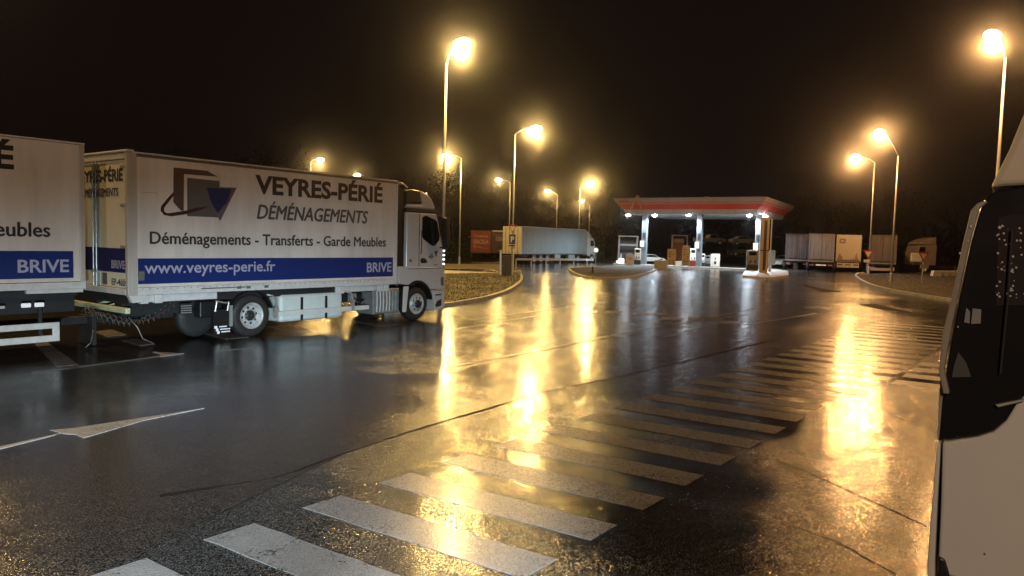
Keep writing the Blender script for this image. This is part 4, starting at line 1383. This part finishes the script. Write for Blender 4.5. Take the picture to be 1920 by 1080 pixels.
p = spot(959, 515.5, 0.12)
sg_ = empty('give_way_sign', p, -0.02, label='give way triangle above a blue parking sign on one post', cat='sign')
MB().tube([V((0, 0.06, 0)), V((0, 0.06, 3.5))], 0.04, 8).build('post', galv, sg_)
tri_sign(sg_, 3.38, 0.62)
pk = MB().box(-0.21, 0.21, 0, 0.03, 2.08, 2.72).build('parking_panel', sign_blue, sg_, bevel=0.01)
lettering('parking_letter', 'P', sign_white, sg_, -0.11, 0.12, 2.20, 2.60, lambda a, w_: V((a, -0.004, w_)), bold=0.03)
MB().box(-0.19, 0.19, 0, 0.03, 1.92, 2.02).build('small_plate', sign_blue, sg_)
MB().box(-0.10, 0.19, 0, 0.03, 1.70, 1.86).build('small_plate', mat('plate_grey', (0.3, 0.28, 0.25), 0.5), sg_)
p = spot(938, 515, 0.12)
o = empty('sign_post', p, label='pale square post left of the dark cabinet on the grass island', cat='post')
MB().box(-0.06, 0.06, -0.06, 0.06, 0, 1.62).build('shaft', galv, o)
MB().box(-0.08, 0.08, -0.08, 0.08, 1.62, 1.66).build('cap', galv, o)
p = spot(949, 515.5, 0.12)
o = empty('dark_cabinet', p, -0.1, label='dark metal cabinet under the parking sign', cat='cabinet')
MB().box(-0.30, 0.30, 0, 0.3, 0, 1.32).build('body', mat('brown_black', (0.05, 0.04, 0.03), 0.5), o, bevel=0.02)
MB().box(-0.005, 0.005, -0.006, 0.0, 0.05, 1.28).build('door_seam', black_pl, o)
p = spot(961, 517, 0.12)
o = empty('marker_post', p, label='slim white post with bright cap right of the dark cabinet', cat='post')
MB().tube([V((0, 0, 0)), V((0.04, 0, 1.55))], 0.035, 8).build('shaft', sign_white, o)
MB().box(-0.03, 0.10, -0.04, 0.04, 1.50, 1.78).build('cap', sign_white, o, bevel=0.01)
p = spot(974, 514, 0.10)
o = MB().prism([(-0.16, 0), (0.16, 0), (0.14, 0.20), (0.06, 0.27), (-0.10, 0.27), (-0.15, 0.2)], -0.15, 0.15).build('kerb_end_block', mat('white_block', (0.7, 0.68, 0.6), 0.4), None, bevel=0.03)
o.location = p
tag(o, 'white painted block at the tip of the left kerb', 'block')
# little post on the middle island
p = spot(1111, 511.5, 0.12)
o = empty('island_post', p, label='short dark post on the middle island', cat='bollard')
MB().tube([V((0, 0, 0)), V((0, 0, 0.42))], 0.07, 8).build('shaft', chassis_m, o)
MB().ball((0, 0, 0.42), 0.08).build('cap', chassis_m, o)

# signs on the right
p = spot(1626, 517, 0.1)
o = empty('give_way_sign', p, 0.05, label='give way triangle half hidden by the farther lamp pole', cat='sign')
sc2 = p.y / F
MB().tube([V((0, 0.05, 0)), V((0, 0.05, 46 * sc2))], 0.04, 8).build('post', galv, o)
tri_sign(o, 48 * sc2, 20 * sc2)
MB().box(-8 * sc2, 4 * sc2, 0, 0.03, 25 * sc2, 30 * sc2).build('small_plate', sign_white, o)
p = spot(1729, 530, 0.1)
sc2 = p.y / F
o = empty('give_way_sign', p, 0.05, label='give way triangle with a plate below, in front of the far white cab', cat='sign')
MB().tube([V((0, 0.05, 0)), V((0.04, 0.05, 56 * sc2))], 0.035, 8).build('post', galv, o)
tri_sign(o, 58 * sc2, 22 * sc2)
MB().box(-5 * sc2, 11 * sc2, -0.005, 0.03, 27 * sc2, 34 * sc2).build('small_plate', mat('plate_pale', (0.42, 0.38, 0.33), 0.5), o)
for k, (x, y) in enumerate(((1617, 517), (1611, 517.5))):
    p = spot(x, y, 0.05)
    o = MB().prism([(-0.35, 0), (0.35, 0), (0.3, 0.22), (0.05, 0.33), (-0.25, 0.25)], -0.2, 0.2).build('boulder', concrete, None, bevel=0.06)
    o.location = p
    tag(o, ('right' if k == 0 else 'left') + ' one of two small boulders at the farther lamp pole', 'boulder')


# ------------------------------------------------------------------ lorries in the background
def lorry_rear(px0, px1, pyb, label, m_body, H_=4.0, L=13.0, door=True, rz=0.0, base_dy=0.0):
    p = spot((px0 + px1) / 2, pyb)
    W = 2.5
    o = empty('parked_trailer', p, rz, label=label, cat='trailer', group='trailers parked in a row at the back')
    MB().box(-W / 2 + 0.06, W / 2 - 0.06, 0.12, L, 1.2, H_ - 0.06).build('cargo_box', m_body, o)
    for sx in (-1, 1):
        x = sx * (W / 2 - 0.055)
        MB().box(x - 0.055, x + 0.055, 0.0, 0.118, 1.15, H_).build('rear_post', m_body, o, bevel=0.01)
        if door:
            MB().box(sx * 0.6 - 0.56, sx * 0.6 + 0.56, 0.04, 0.10, 1.3, H_ - 0.16).build('rear_door', m_body, o, bevel=0.01)
            for dx in (-0.25, 0.25):
                MB().tube([V((sx * 0.6 + dx, 0.02, 1.22)), V((sx * 0.6 + dx, 0.02, H_ - 0.12))], 0.02, 6).build('locking_bar', grey_rail, o)
    MB().box(-W / 2 + 0.11, W / 2 - 0.11, 0.0, 0.11, H_ - 0.13, H_ - 0.02).build('header', m_body, o)
    MB().box(-W / 2 + 0.02, W / 2 - 0.02, -0.01, 0.12, 1.02, 1.148).build('sill', grey_rail, o)
    MB().box(-1.0, 1.0, 0.2, L - 0.5, 0.85, 1.01).build('chassis', chassis_m, o)
    for sx in (-1, 1):
        for yy in (2.2, 3.5, 4.8):
            w_ = empty('wheel', (sx * 1.2, yy, 0.5), rz=-sx * pi / 2)
            w_.parent = o
            MB().lathe([(0.28, 0.02), (0.45, 0), (0.5, 0.05), (0.5, 0.28), (0.44, 0.3)], (0, 0, 0), 'y', 20, caps=(False, False)).build('tyre', rubber, w_, smooth=True)
            MB().lathe([(0.28, 0.0), (0.24, 0.08), (0.05, 0.06)], (0, 0, 0), 'y', 16, caps=(False, True)).build('rim', steel_rim, w_, smooth=True)
        MB().box(sx * 0.9 - 0.22, sx * 0.9 + 0.22, 0.05, 0.12, 0.60, 0.74).build('tail_lamp', mat('tail_lamp_m', (0.28, 0.06, 0.05), 0.3), o)
    return o


t1 = lorry_rear(1516, 1561, 509, 'brownish trailer rear, left neighbour of the white printed one', mat('trailer_brown', (0.14, 0.120, 0.108), 0.6, nscale=1, var=0.3, streak=True), rz=-0.40)
MB().box(-0.5, 0.5, 0.0, 0.05, 0.62, 0.74).build('number_plate', sign_white, t1)
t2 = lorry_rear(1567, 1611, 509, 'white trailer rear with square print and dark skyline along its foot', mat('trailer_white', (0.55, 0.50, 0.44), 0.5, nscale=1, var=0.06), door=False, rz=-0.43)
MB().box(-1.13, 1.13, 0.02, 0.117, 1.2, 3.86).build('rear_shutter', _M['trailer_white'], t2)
MB().box(-0.95, -0.35, 0.012, 0.03, 3.05, 3.55).build('square_print', mat('print_dark', (0.08, 0.06, 0.05), 0.5, nscale=9, var=0.0, dirt=(0.35, 0.3, 0.25)), t2)
MB().box(-0.80, -0.50, 0.004, 0.014, 3.2, 3.4).build('print_center', _M['trailer_white'], t2)
sk = [(-1.12, 1.21)]
rs = random.Random(3)
x = -1.12
prof = [0.22, 0.55, 0.75, 0.5, 0.42, 0.12, 0.08, 0.10, 0.06, 0.10, 0.08, 0.07, 0.22, 0.10, 0.34, 0.12, 0.60, 0.78, 0.3, 0.12]
for k, hgt in enumerate(prof):
    x0_ = -1.12 + k * 2.24 / len(prof)
    x1_ = -1.12 + (k + 1) * 2.24 / len(prof)
    sk += [(x0_, 1.21 + hgt), (x1_, 1.21 + hgt)]
sk.append((1.12, 1.21))
MB().prism(sk, 0.014, 0.03).build('skyline_print', mat('print_brown2', (0.30, 0.20, 0.13), 0.5), t2)
MB().box(-1.1, 1.1, -0.08, 0.02, 0.42, 0.92).build('bumper_board', _M['trailer_white'], t2, bevel=0.02)
for sx in (-0.8, 0.0, 0.8):
    MB().box(sx - 0.25, sx + 0.25, -0.092, -0.078, 0.66, 0.78).build('bumper_lamp', chassis_m, t2)
t3 = lorry_rear(1633, 1673, 514, 'reddish brown trailer rear between the two lamp poles', mat('trailer_maroon', (0.11, 0.085, 0.075), 0.6, nscale=1, var=0.4, streak=True), H_=3.95, rz=-0.46)
MB().box(-1.1, 1.1, -0.05, 0.03, 0.35, 0.62).build('bumper_board', mat('bumper_pale', (0.32, 0.25, 0.2), 0.5), t3)
t4 = lorry_rear(1474, 1512, 506, 'very dark trailer rear behind the white parked car', mat('trailer_dark', (0.05, 0.03, 0.028), 0.7, nscale=1, var=0.4), rz=-0.38)

# white tractor cab at the far right, seen from its side
p = spot(1736, 513)
s_ = p.y / F
cabr = empty('parked_tractor', p, 0.03, label='white tractor cab with roof spoiler behind the right give way sign', cat='lorry')
Wc = 2.15
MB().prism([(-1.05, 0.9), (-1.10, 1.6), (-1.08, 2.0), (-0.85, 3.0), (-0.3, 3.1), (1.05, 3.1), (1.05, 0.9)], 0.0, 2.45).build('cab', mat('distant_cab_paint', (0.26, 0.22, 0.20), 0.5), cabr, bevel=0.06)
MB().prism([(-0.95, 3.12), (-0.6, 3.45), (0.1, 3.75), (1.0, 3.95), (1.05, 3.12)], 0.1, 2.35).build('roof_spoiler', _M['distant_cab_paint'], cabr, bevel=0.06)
MB().prism([(-0.98, 2.1), (-0.80, 2.85), (-0.2, 2.85), (-0.2, 2.1)], -0.012, 0.02).build('side_window', black_gl, cabr)
MB().box(-1.9, -0.6, -0.30, -0.05, 1.2, 2.2).build('white_hood', sign_white, cabr, bevel=0.15)
MB().box(-1.05, 5.0, 0.4, 2.1, 0.6, 0.9).build('chassis', chassis_m, cabr)
for xx in (-0.2, 3.6):
    w_ = empty('wheel', (xx, 0.05, 0.5))
    w_.parent = cabr
    MB().lathe([(0.28, 0.02), (0.45, 0), (0.5, 0.05), (0.5, 0.28), (0.44, 0.3)], (0, 0, 0), 'y', 20, caps=(False, False)).build('tyre', rubber, w_, smooth=True)
    MB().lathe([(0.28, 0.0), (0.24, 0.08), (0.05, 0.06)], (0, 0, 0), 'y', 16, caps=(False, True)).build('rim', steel_rim, w_, smooth=True)
# concrete barrier blocks by the right edge
for k, (x, nm) in enumerate(((1755, 'leftmost'), (1768, 'second'), (1781, 'third'), (1794, 'rightmost'))):
    p = spot(x, 520)
    o = MB().prism([(-0.42, 0), (0.42, 0), (0.42, 0.25), (0.36, 0.62), (-0.36, 0.62), (-0.42, 0.25)], -0.25, 0.25).build('barrier_block', mat('barrier_white', (0.55, 0.5, 0.42), 0.5), None, bevel=0.04)
    o.location = p
    tag(o, nm + ' of the pale barrier blocks beside the far white cab', 'barrier', 'pale barrier blocks in a row')


# cars
def car(p, rz, label, m, scale=1.0, cat='car', pickup=False, name='parked_car'):
    o = empty(name, p, rz, label=label, cat=cat)
    o.scale = (scale,) * 3
    if pickup:
        prof = [(-2.5, 0.45), (-2.5, 0.95), (-2.45, 1.05), (-0.5, 1.05), (-0.3, 1.55), (0.2, 1.65), (0.75, 1.60), (1.25, 1.08), (2.25, 0.98), (2.45, 0.8), (2.48, 0.45)]
        win = [(-0.22, 1.10), (-0.12, 1.48), (0.22, 1.57), (0.70, 1.52), (1.08, 1.10)]
    else:
        prof = [(-2.1, 0.40), (-2.15, 0.8), (-2.0, 1.0), (-1.45, 1.08), (-0.95, 1.42), (-0.3, 1.50), (0.4, 1.46), (1.1, 1.02), (1.9, 0.88), (2.12, 0.7), (2.15, 0.40)]
        win = [(-1.30, 1.08), (-0.90, 1.36), (-0.3, 1.43), (0.36, 1.39), (0.92, 1.05)]
    arches = []
    body_p = prof[:]
    for cx in (1.35, -1.35):
        body_p += [(cx + 0.38 * cos(R(a)), 0.40 + 0.38 * sin(R(a))) for a in range(0, 181, 30)]
    MB().prism(body_p, -0.85, 0.85).build('body', m, o, bevel=0.07, seg=3)
    for sy in (-1, 1):
        y = sy * 0.856
        MB().prism(win, min(y, y * 0.985), max(y, y * 0.985)).build('side_window', black_gl, o)
        for cx in (1.35, -1.35):
            w_ = empty('wheel', (cx, sy * 0.84, 0.33), rz=0 if sy < 0 else pi)
            w_.parent = o
            MB().lathe([(0.20, 0.01), (0.30, 0), (0.33, 0.03), (0.33, 0.2), (0.3, 0.22)], (0, 0, 0), 'y', 20, caps=(False, False)).build('tyre', rubber, w_, smooth=True)
            MB().lathe([(0.205, 0.0), (0.18, 0.03), (0.04, 0.01)], (0, 0, 0), 'y', 14, caps=(False, True)).build('rim', steel_rim, w_, smooth=True)
        MB().box(2.06, 2.16, sy * 0.62 - 0.15, sy * 0.62 + 0.15, 0.62, 0.76).build('headlamp', mat('lamp_glass', (0.5, 0.5, 0.5), 0.1), o, bevel=0.02)
        MB().box(-2.17, -2.08, sy * 0.66 - 0.12, sy * 0.66 + 0.12, 0.72, 0.88).build('tail_lamp', _M['tail_lamp_m'], o, bevel=0.02)
    MB().prism([(0.50, 1.45), (1.08, 1.06), (1.05, 1.03), (0.46, 1.42)], -0.72, 0.72).build('windscreen', black_gl, o)
    MB().box(2.13, 2.17, -0.3, 0.3, 0.42, 0.54).build('number_plate', sign_white, o)
    return o


car(spot(1475, 502), 0.55 + pi, 'white parked car right of the canopy beside the grey board', mat('car_white', (0.62, 0.58, 0.52), 0.3, coat=0.5, var=0.1))
o = cabinet('white_bin', 1489, 1496, 490, 503, 'small white bin at the tail of the white parked car', 'bin', sign_white, z=0.0)
car(spot(1220, 494.5), 0.1, 'low white car behind the left canopy column', _M['car_white'], scale=0.8)
# car carrier behind the station
p = spot(1362, 493)
cc = empty('car_carrier', p, 0.12, label='dark two deck car carrier behind the station', cat='car transporter')
for z in (0.9, 2.45):
    MB().box(-6.5, 6.5, 0, 2.4, z, z + 0.15).build('deck', chassis_m, cc)
for x in (-6.3, -3.0, 0.3, 3.4, 6.2):
    for yy in (0.0, 2.3):
        MB().box(x, x + 0.14, yy, yy + 0.12, 0.9, 2.46).build('deck_post', chassis_m, cc)
for x in (-4.5, -3.3, 4.2):
    w_ = empty('wheel', (x, 0.1, 0.45))
    w_.parent = cc
    MB().lathe([(0.2, 0.02), (0.4, 0), (0.45, 0.05), (0.45, 0.3)], (0, 0, 0), 'y', 20, caps=(False, False)).build('tyre', rubber, w_, smooth=True)
car(p + V((-2.2, 1.4, 2.60)), 0.12, 'grey pickup riding on the upper deck of the carrier', mat('car_grey', (0.26, 0.23, 0.21), 0.4, coat=0.3), scale=0.92, pickup=True, cat='pickup', name='loaded_pickup')
car(p + V((2.9, 2.0, 2.60)), 0.12, 'pale car riding on the upper deck right of the pickup', mat('car_pale', (0.34, 0.30, 0.27), 0.4, coat=0.3), scale=0.92, name='loaded_car')
car(p + V((2.6, 1.6, 1.05)), 0.12, 'dark car on the lower deck of the carrier', mat('car_dark', (0.10, 0.09, 0.08), 0.4), scale=0.9, name='loaded_car')

# grey articulated lorry in the middle distance
A = at(976, 489, 80.0)
A.z = 0
B = at(1097, 489, 90.5)
B.z = 0
d = (B - A).normalized()
rz_ = math.atan2(d.y, d.x)
Lg = (B - A).length
gs = empty('articulated_lorry', A, rz_, label='long grey curtain sided lorry with pale rear behind the parking sign', cat='lorry')
MB().box(0.05, Lg, 0.0, 2.5, 1.05, 3.98).build('curtain_side', tarp, gs)
for k in range(1, 27):
    x = Lg * k / 27
    MB().box(x - 0.02, x + 0.02, -0.012, 0.0, 1.2, 3.85).build('curtain_strap', mat('strap', (0.17, 0.19, 0.19), 0.5), gs)
MB().box(0.0, 0.12, -0.02, 2.52, 1.0, 4.0).build('rear_frame', mat('pale_rear', (0.60, 0.56, 0.46), 0.45), gs, bevel=0.02)
for y0 in (0.12, 1.27):
    MB().box(-0.03, 0.0, y0, y0 + 1.1, 1.15, 3.85).build('rear_door', _M['pale_rear'], gs, bevel=0.01)
    for dy in (0.3, 0.8):
        MB().tube([V((-0.05, y0 + dy, 1.05)), V((-0.05, y0 + dy, 3.9))], 0.03, 6).build('locking_bar', grey_rail, gs)
MB().box(0.1, Lg, -0.02, 0.04, 1.0, 1.12).build('bottom_rail', grey_rail, gs)
MB().box(0.1, Lg, -0.02, 0.04, 3.94, 4.02).build('top_rail', galv, gs)
MB().box(0.2, Lg, 0.4, 2.1, 0.75, 1.0).build('chassis', chassis_m, gs)
for x in (2.6, 3.9, 5.2, Lg - 1.5, Lg + 1.6):
    for yy, rr_ in ((0.04, 0), (2.46, pi)):
        w_ = empty('wheel', (x, yy, 0.5), rz=rr_)
        w_.parent = gs
        MB().lathe([(0.28, 0.02), (0.45, 0), (0.5, 0.05), (0.5, 0.28), (0.44, 0.3)], (0, 0, 0), 'y', 20, caps=(False, False)).build('tyre', rubber, w_, smooth=True)
        MB().lathe([(0.28, 0.0), (0.24, 0.08), (0.05, 0.06)], (0, 0, 0), 'y', 16, caps=(False, True)).build('rim', steel_rim, w_, smooth=True)
MB().box(6.6, 7.8, 0.02, 0.5, 0.45, 0.98).build('pallet_box', alu, gs)
MB().box(Lg - 3.6, Lg - 2.2, 0.05, 0.5, 0.4, 0.95).build('fuel_tank', alu, gs, bevel=0.06)
MB().prism([(Lg + 0.45, 0.9), (Lg + 0.45, 3.0), (Lg + 0.7, 3.1), (Lg + 1.9, 3.0), (Lg + 2.25, 2.2), (Lg + 2.35, 1.6), (Lg + 2.35, 0.45), (Lg + 2.1, 0.45)] + [(Lg + 1.6 + 0.55 * cos(R(a)), 0.5 + 0.55 * sin(R(a))) for a in (0, 40, 80, 120, 160)], 0.03, 2.47).build('cab', mat('cab_grey', (0.42, 0.42, 0.38), 0.4), gs, bevel=0.05)
MB().prism([(Lg + 0.5, 3.12), (Lg + 0.55, 3.9), (Lg + 1.0, 3.75), (Lg + 1.8, 3.12)], 0.2, 2.3).build('roof_spoiler', _M['cab_grey'], gs, bevel=0.05)
MB().prism([(Lg + 1.2, 2.0), (Lg + 1.2, 2.7), (Lg + 1.85, 2.7), (Lg + 2.1, 2.05)], 0.015, 0.04).build('side_window', black_gl, gs)

# red lettered lorry at its left
p = at(901, 489, 90.0)
p.z = 0
rs_ = empty('red_box_trailer', p, -0.12, label='red trailer with pale lettering left of the long grey lorry', cat='trailer')
MB().box(-1.25, 1.25, 0.05, 8.0, 0.9, 3.55).build('cargo_box', red_m, rs_)
MB().box(-1.27, 1.27, 0.0, 0.06, 0.85, 3.6).build('rear_frame', mat('dark_red', (0.13, 0.016, 0.012), 0.5), rs_, bevel=0.01)
for sx in (-0.6, 0.6):
    MB().box(sx - 0.57, sx + 0.57, -0.02, 0.0, 0.98, 3.48).build('rear_door', red_m, rs_, bevel=0.01)
MB().box(1.35, 3.4, 0.1, 0.5, 0.9, 3.45).build('side_panel', mat('dark_brown_red', (0.06, 0.02, 0.015), 0.5), rs_)
MB().box(1.33, 3.42, 0.05, 0.55, 3.5, 3.62).build('pale_roof_edge', sign_white, rs_)
txr = mat('pale_red_print', (0.42, 0.22, 0.16), 0.5)
fr2 = lambda a, w_: V((a, -0.026, w_))
lettering('transport_lettering', 'Transportes', txr, rs_, -0.85, 0.85, 2.70, 3.05, fr2, bold=0.05)
lettering('name_lettering', 'GACELA', txr, rs_, -0.95, 0.95, 1.95, 2.50, fr2, bold=0.06)
lettering('sub_lettering', 'S. L.', txr, rs_, -0.9, 0.1, 1.50, 1.78, fr2, bold=0.06)
MB().box(-0.1, 0.9, -0.026, -0.02, 1.42, 1.48).build('underline_print', txr, rs_)
lettering('side_lettering', 'GR', mat('pale_brown_print', (0.30, 0.22, 0.16), 0.5), rs_, 1.75, 2.85, 2.35, 2.90, lambda a, w_: V((a, 0.095, w_)), bold=0.06)
MB().box(1.5, 3.0, 0.085, 0.099, 3.05, 3.10).build('line_print', _M['pale_brown_print'], rs_)
for sx in (-1, 1):
    w_ = empty('wheel', (sx * 1.2, 2.0, 0.45), rz=-sx * pi / 2)
    w_.parent = rs_
    MB().lathe([(0.25, 0.02), (0.4, 0), (0.45, 0.05), (0.45, 0.28)], (0, 0, 0), 'y', 20, caps=(False, False)).build('tyre', rubber, w_, smooth=True)

# guard rail before the grey lorry
p0, p1 = at(968, 484, 73.0), at(1112, 489, 80.0)
gr_ = empty('guard_rail', (p0.x, p0.y, 0), math.atan2(p1.y - p0.y, p1.x - p0.x), label='low crash barrier with pale top running before the grey lorry', cat='guard rail')
Lr = (p1 - p0).length
MB().prism([(-0.04, 0.50), (0.0, 0.54), (-0.04, 0.58), (-0.04, 0.66), (0.0, 0.70), (-0.04, 0.74), (-0.01, 0.74), (0.03, 0.70), (-0.01, 0.66), (-0.01, 0.58), (0.03, 0.54), (-0.01, 0.50)], 0, Lr, 'x').build('rail', galv, gr_)
for k in range(int(Lr / 2) + 1):
    MB().box(k * 2.0, k * 2.0 + 0.08, 0.03, 0.12, 0, 0.68).build('post', galv, gr_)
# small round sign, its disc set to glow, by the grey cab
p = at(1117.5, 469, 92.0)
o = empty('round_sign', (p.x, p.y, 0), label='small round white sign right of the grey lorry cab', cat='sign')
MB().tube([V((0, 0, 0)), V((0, 0, p.z))], 0.04, 6).build('post', galv, o)
MB().lathe([(0.28, 0.0), (0.28, 0.03)], (0, -0.03, p.z), 'y', 20).build('sign_disc', emitter('sign_disc_glow', (1.0, 0.85, 0.6), 0.6), o)


# ------------------------------------------------------------------ trees
def branch(b_, p, d, L, r, depth, rnd, tips):
    n = 4
    pts = [p]
    q = p.copy()
    dd = d.copy()
    for i in range(n):
        dd = (dd + V((rnd.uniform(-1, 1), rnd.uniform(-1, 1), rnd.uniform(-0.4, 0.6))) * 0.13).normalized()
        q = q + dd * L / n
        pts.append(q.copy())
    b_.tube(pts, r, 5 if depth > 2 else 4 if depth > 1 else 3, r * 0.6)
    if depth == 0:
        tips.append(q)
        return
    for k in range(rnd.choice((3, 4, 4))):
        t = pts[rnd.choice((2, 3, 4))]
        a = rnd.uniform(0, 2 * pi)
        nd = (dd * 0.75 + V((cos(a), sin(a), rnd.uniform(-0.1, 0.55))) * 0.75).normalized()
        branch(b_, t, nd, L * rnd.uniform(0.5, 0.75), r * 0.5, depth - 1, rnd, tips)


def leaves(tips, rnd, n, s0, s1, spread):
    lb = MB()
    for t in tips:
        for _ in range(n):
            c = t + V((rnd.gauss(0, spread), rnd.gauss(0, spread), rnd.gauss(0, spread * 0.8)))
            s_ = rnd.uniform(s0, s1)
            a = V((rnd.uniform(-1, 1), rnd.uniform(-1, 1), rnd.uniform(-1, 1))).normalized()
            c2 = a.cross(V((0.3, 0.2, 1))).normalized()
            lb.quad(c - a * s_, c + c2 * s_ * 0.6, c + a * s_, c - c2 * s_ * 0.6)
    return lb


def tree_proto(seed, H_, leafy):
    rnd = random.Random(seed)
    o = empty('tree', (0, 0, 0))
    tb = MB()
    th = H_ * rnd.uniform(0.32, 0.42)
    tpts = [V((0, 0, -0.1))]
    for i in range(1, 6):
        tpts.append(V((rnd.uniform(-0.12, 0.12) * i, rnd.uniform(-0.12, 0.12) * i, th * i / 5)))
    tb.tube(tpts, 0.24, 8, 0.13)
    tips = []
    cb_ = MB()
    for k in range(5):
        a = rnd.uniform(0, 2 * pi)
        d_ = V((cos(a) * 0.4, sin(a) * 0.4, 1)).normalized()
        branch(cb_, tpts[rnd.choice((3, 4, 5))], d_, H_ * 0.36, 0.085, 3, rnd, tips)
    tb.build('trunk', bark, o, smooth=True)
    if leafy:
        crown = leaves(tips, rnd, leafy, 0.10, 0.26, 0.5).build('crown', leaf_m, o)
        tag(cb_.build('limbs', bark, o), kind='stuff')
    else:
        tag(cb_.build('crown', bark, o), kind='stuff')
    return o


protos = [tree_proto(11, 13, 0), tree_proto(12, 12, 0), tree_proto(13, 12, 5), tree_proto(14, 11, 7)]
tree_spots = [  # pixel column, distance, kind, scale, label
    (850, 100, 2, 1.1, 'leafy tree behind the lamp pole right of the white cab'),
    (885, 108, 3, 1.0, 'dense tree directly behind the red trailer'),
    (915, 104, 0, 1.1, 'bare tree between the red trailer and the give way sign'),
    (948, 110, 2, 1.0, 'leafy tree behind the parking sign'),
    (985, 118, 1, 1.0, 'bare tree behind the rear end of the grey lorry'),
    (1020, 126, 3, 1.0, 'dense tree behind the middle of the grey lorry'),
    (1062, 122, 0, 0.9, 'bare tree behind the front half of the grey lorry'),
    (1122, 98, 1, 1.0, 'bare tree just right of the grey lorry cab'),
    (1136, 104, 0, 1.0, 'bare tree between the grey cab and the canopy'),
    (1150, 96, 0, 0.8, 'slender bare tree at the left end of the canopy'),
    (1240, 125, 2, 1.0, 'leafy tree seen under the left half of the canopy'),
    (1335, 122, 3, 1.0, 'dense tree behind the car carrier'),
    (1400, 128, 1, 1.1, 'bare tree right of the carrier under the canopy'),
    (1480, 122, 2, 1.1, 'leafy tree behind the very dark trailer'),
    (1545, 124, 0, 1.0, 'bare tree behind the brownish trailer'),
    (1600, 126, 3, 1.1, 'dense tree behind the white printed trailer'),
    (1700, 118, 2, 1.1, 'leafy tree right of the nearer lamp pole'),
    (1790, 112, 1, 1.1, 'bare tree behind the barrier blocks'),
    (760, 105, 1, 1.1, 'bare tree rising behind the lorry box near its front'),
    (520, 92, 2, 1.2, 'leafy tree rising behind the middle of the lorry box'),
    (330, 86, 0, 1.2, 'bare tree rising behind the rear of the lorry box'),
]
usedp = set()
for i, (px, Y, kd, s_, lbl) in enumerate(tree_spots):
    o = protos[kd] if kd not in usedp else copy_tree(protos[kd])
    usedp.add(kd)
    Y *= 1.36
    q = at(px, 470, Y)
    o.location = (q.x, q.y, 0)
    o.rotation_euler.z = i * 1.7
    o.scale = (s_ * 1.15,) * 3
    tag(o, lbl, 'tree', 'trees at the back of the car park')

# far wood that reads as one dark mass
rnd = random.Random(9)
wb = MB()
for i in range(9000):
    x = rnd.uniform(-150, 180)
    hgt = 9 + 3 * sin(x * 0.13) + 2 * sin(x * 0.41 + 1)
    z = abs(rnd.gauss(0, 0.5)) * hgt
    z = min(z, hgt)
    y = 196 + rnd.uniform(-6, 6) + 0.1 * abs(x)
    s_ = rnd.uniform(0.3, 0.9)
    a = V((rnd.uniform(-1, 1), rnd.uniform(-0.4, 0.4), rnd.uniform(-1, 1))).normalized()
    c2 = a.cross(V((0, 1, 0.2))).normalized()
    c = V((x, y, z))
    wb.quad(c - a * s_, c + c2 * s_ * 0.7, c + a * s_, c - c2 * s_ * 0.7)
tag(wb.build('distant_wood', leaf_m), label='dark band of woodland closing the back of the car park', cat='wood', kind='stuff')
# undergrowth behind the red trailer
hb = MB()
for i in range(9000):
    x = rnd.uniform(-34, 12)
    y = 97 + rnd.uniform(-2, 3)
    z = abs(rnd.gauss(0, 0.45)) * (2.2 + 0.8 * sin(x * 0.7))
    s_ = rnd.uniform(0.08, 0.22)
    a = V((rnd.uniform(-1, 1), rnd.uniform(-1, 1), rnd.uniform(-1, 1))).normalized()
    c2 = a.cross(V((0, 1, 0.2))).normalized()
    c = V((x, y, z))
    hb.quad(c - a * s_, c + c2 * s_ * 0.7, c + a * s_, c - c2 * s_ * 0.7)
tag(hb.build('undergrowth', leaf_m), label='brownish undergrowth behind the red trailer and the verge', cat='shrubs', kind='stuff')


# grass blades on the islands
def grass(poly, n, name, label, z=0.11, hmax=0.09):
    xs = [p.x for p in poly]
    ys = [p.y for p in poly]
    def inside(x, y):
        c = False
        for i in range(len(poly)):
            a, b2 = poly[i], poly[i - 1]
            if (a.y > y) != (b2.y > y) and x < (b2.x - a.x) * (y - a.y) / (b2.y - a.y) + a.x:
                c = not c
        return c
    g = MB()
    k = 0
    while k < n:
        x, y = rnd.uniform(min(xs), max(xs)), rnd.uniform(min(ys), max(ys))
        if not inside(x, y):
            continue
        k += 1
        a = rnd.uniform(0, pi)
        w_ = 0.02
        h_ = rnd.uniform(0.03, hmax)
        lean = V((rnd.uniform(-0.04, 0.04), rnd.uniform(-0.04, 0.04), h_))
        c = V((x, y, z))
        e_ = V((cos(a), sin(a), 0)) * w_
        g.b.faces.new([g.b.verts.new(q) for q in (c - e_, c + e_, c + lean)])
    tag(g.build(name, grass_m), label=label, cat='grass', kind='stuff')


grass(left_top, 5000, 'grass', 'short wet grass on the kerbed island right of the white cab')
grass(right_top, 2500, 'grass', 'short grass on the island below the two right lamp poles')

# ------------------------------------------------------------------ thin rain mist, added to give the lamps a glow
if HAZE_DENSITY > 0:
    hz = MB().box(-220, 250, -40, 240, -1.0, 20.0)
    m, nt, p = _new('lamp_glow_mist')
    nt.nodes.remove(p)
    pv = nt.nodes.new('ShaderNodeVolumePrincipled')
    pv.inputs['Density'].default_value = HAZE_DENSITY
    pv.inputs['Anisotropy'].default_value = 0.987
    pv.inputs['Color'].default_value = (0.9, 0.9, 0.9, 1)
    nt.links.new(pv.outputs[0], nt.nodes['Material Output'].inputs['Volume'])
    tag(hz.build('haze', m), kind='stuff')
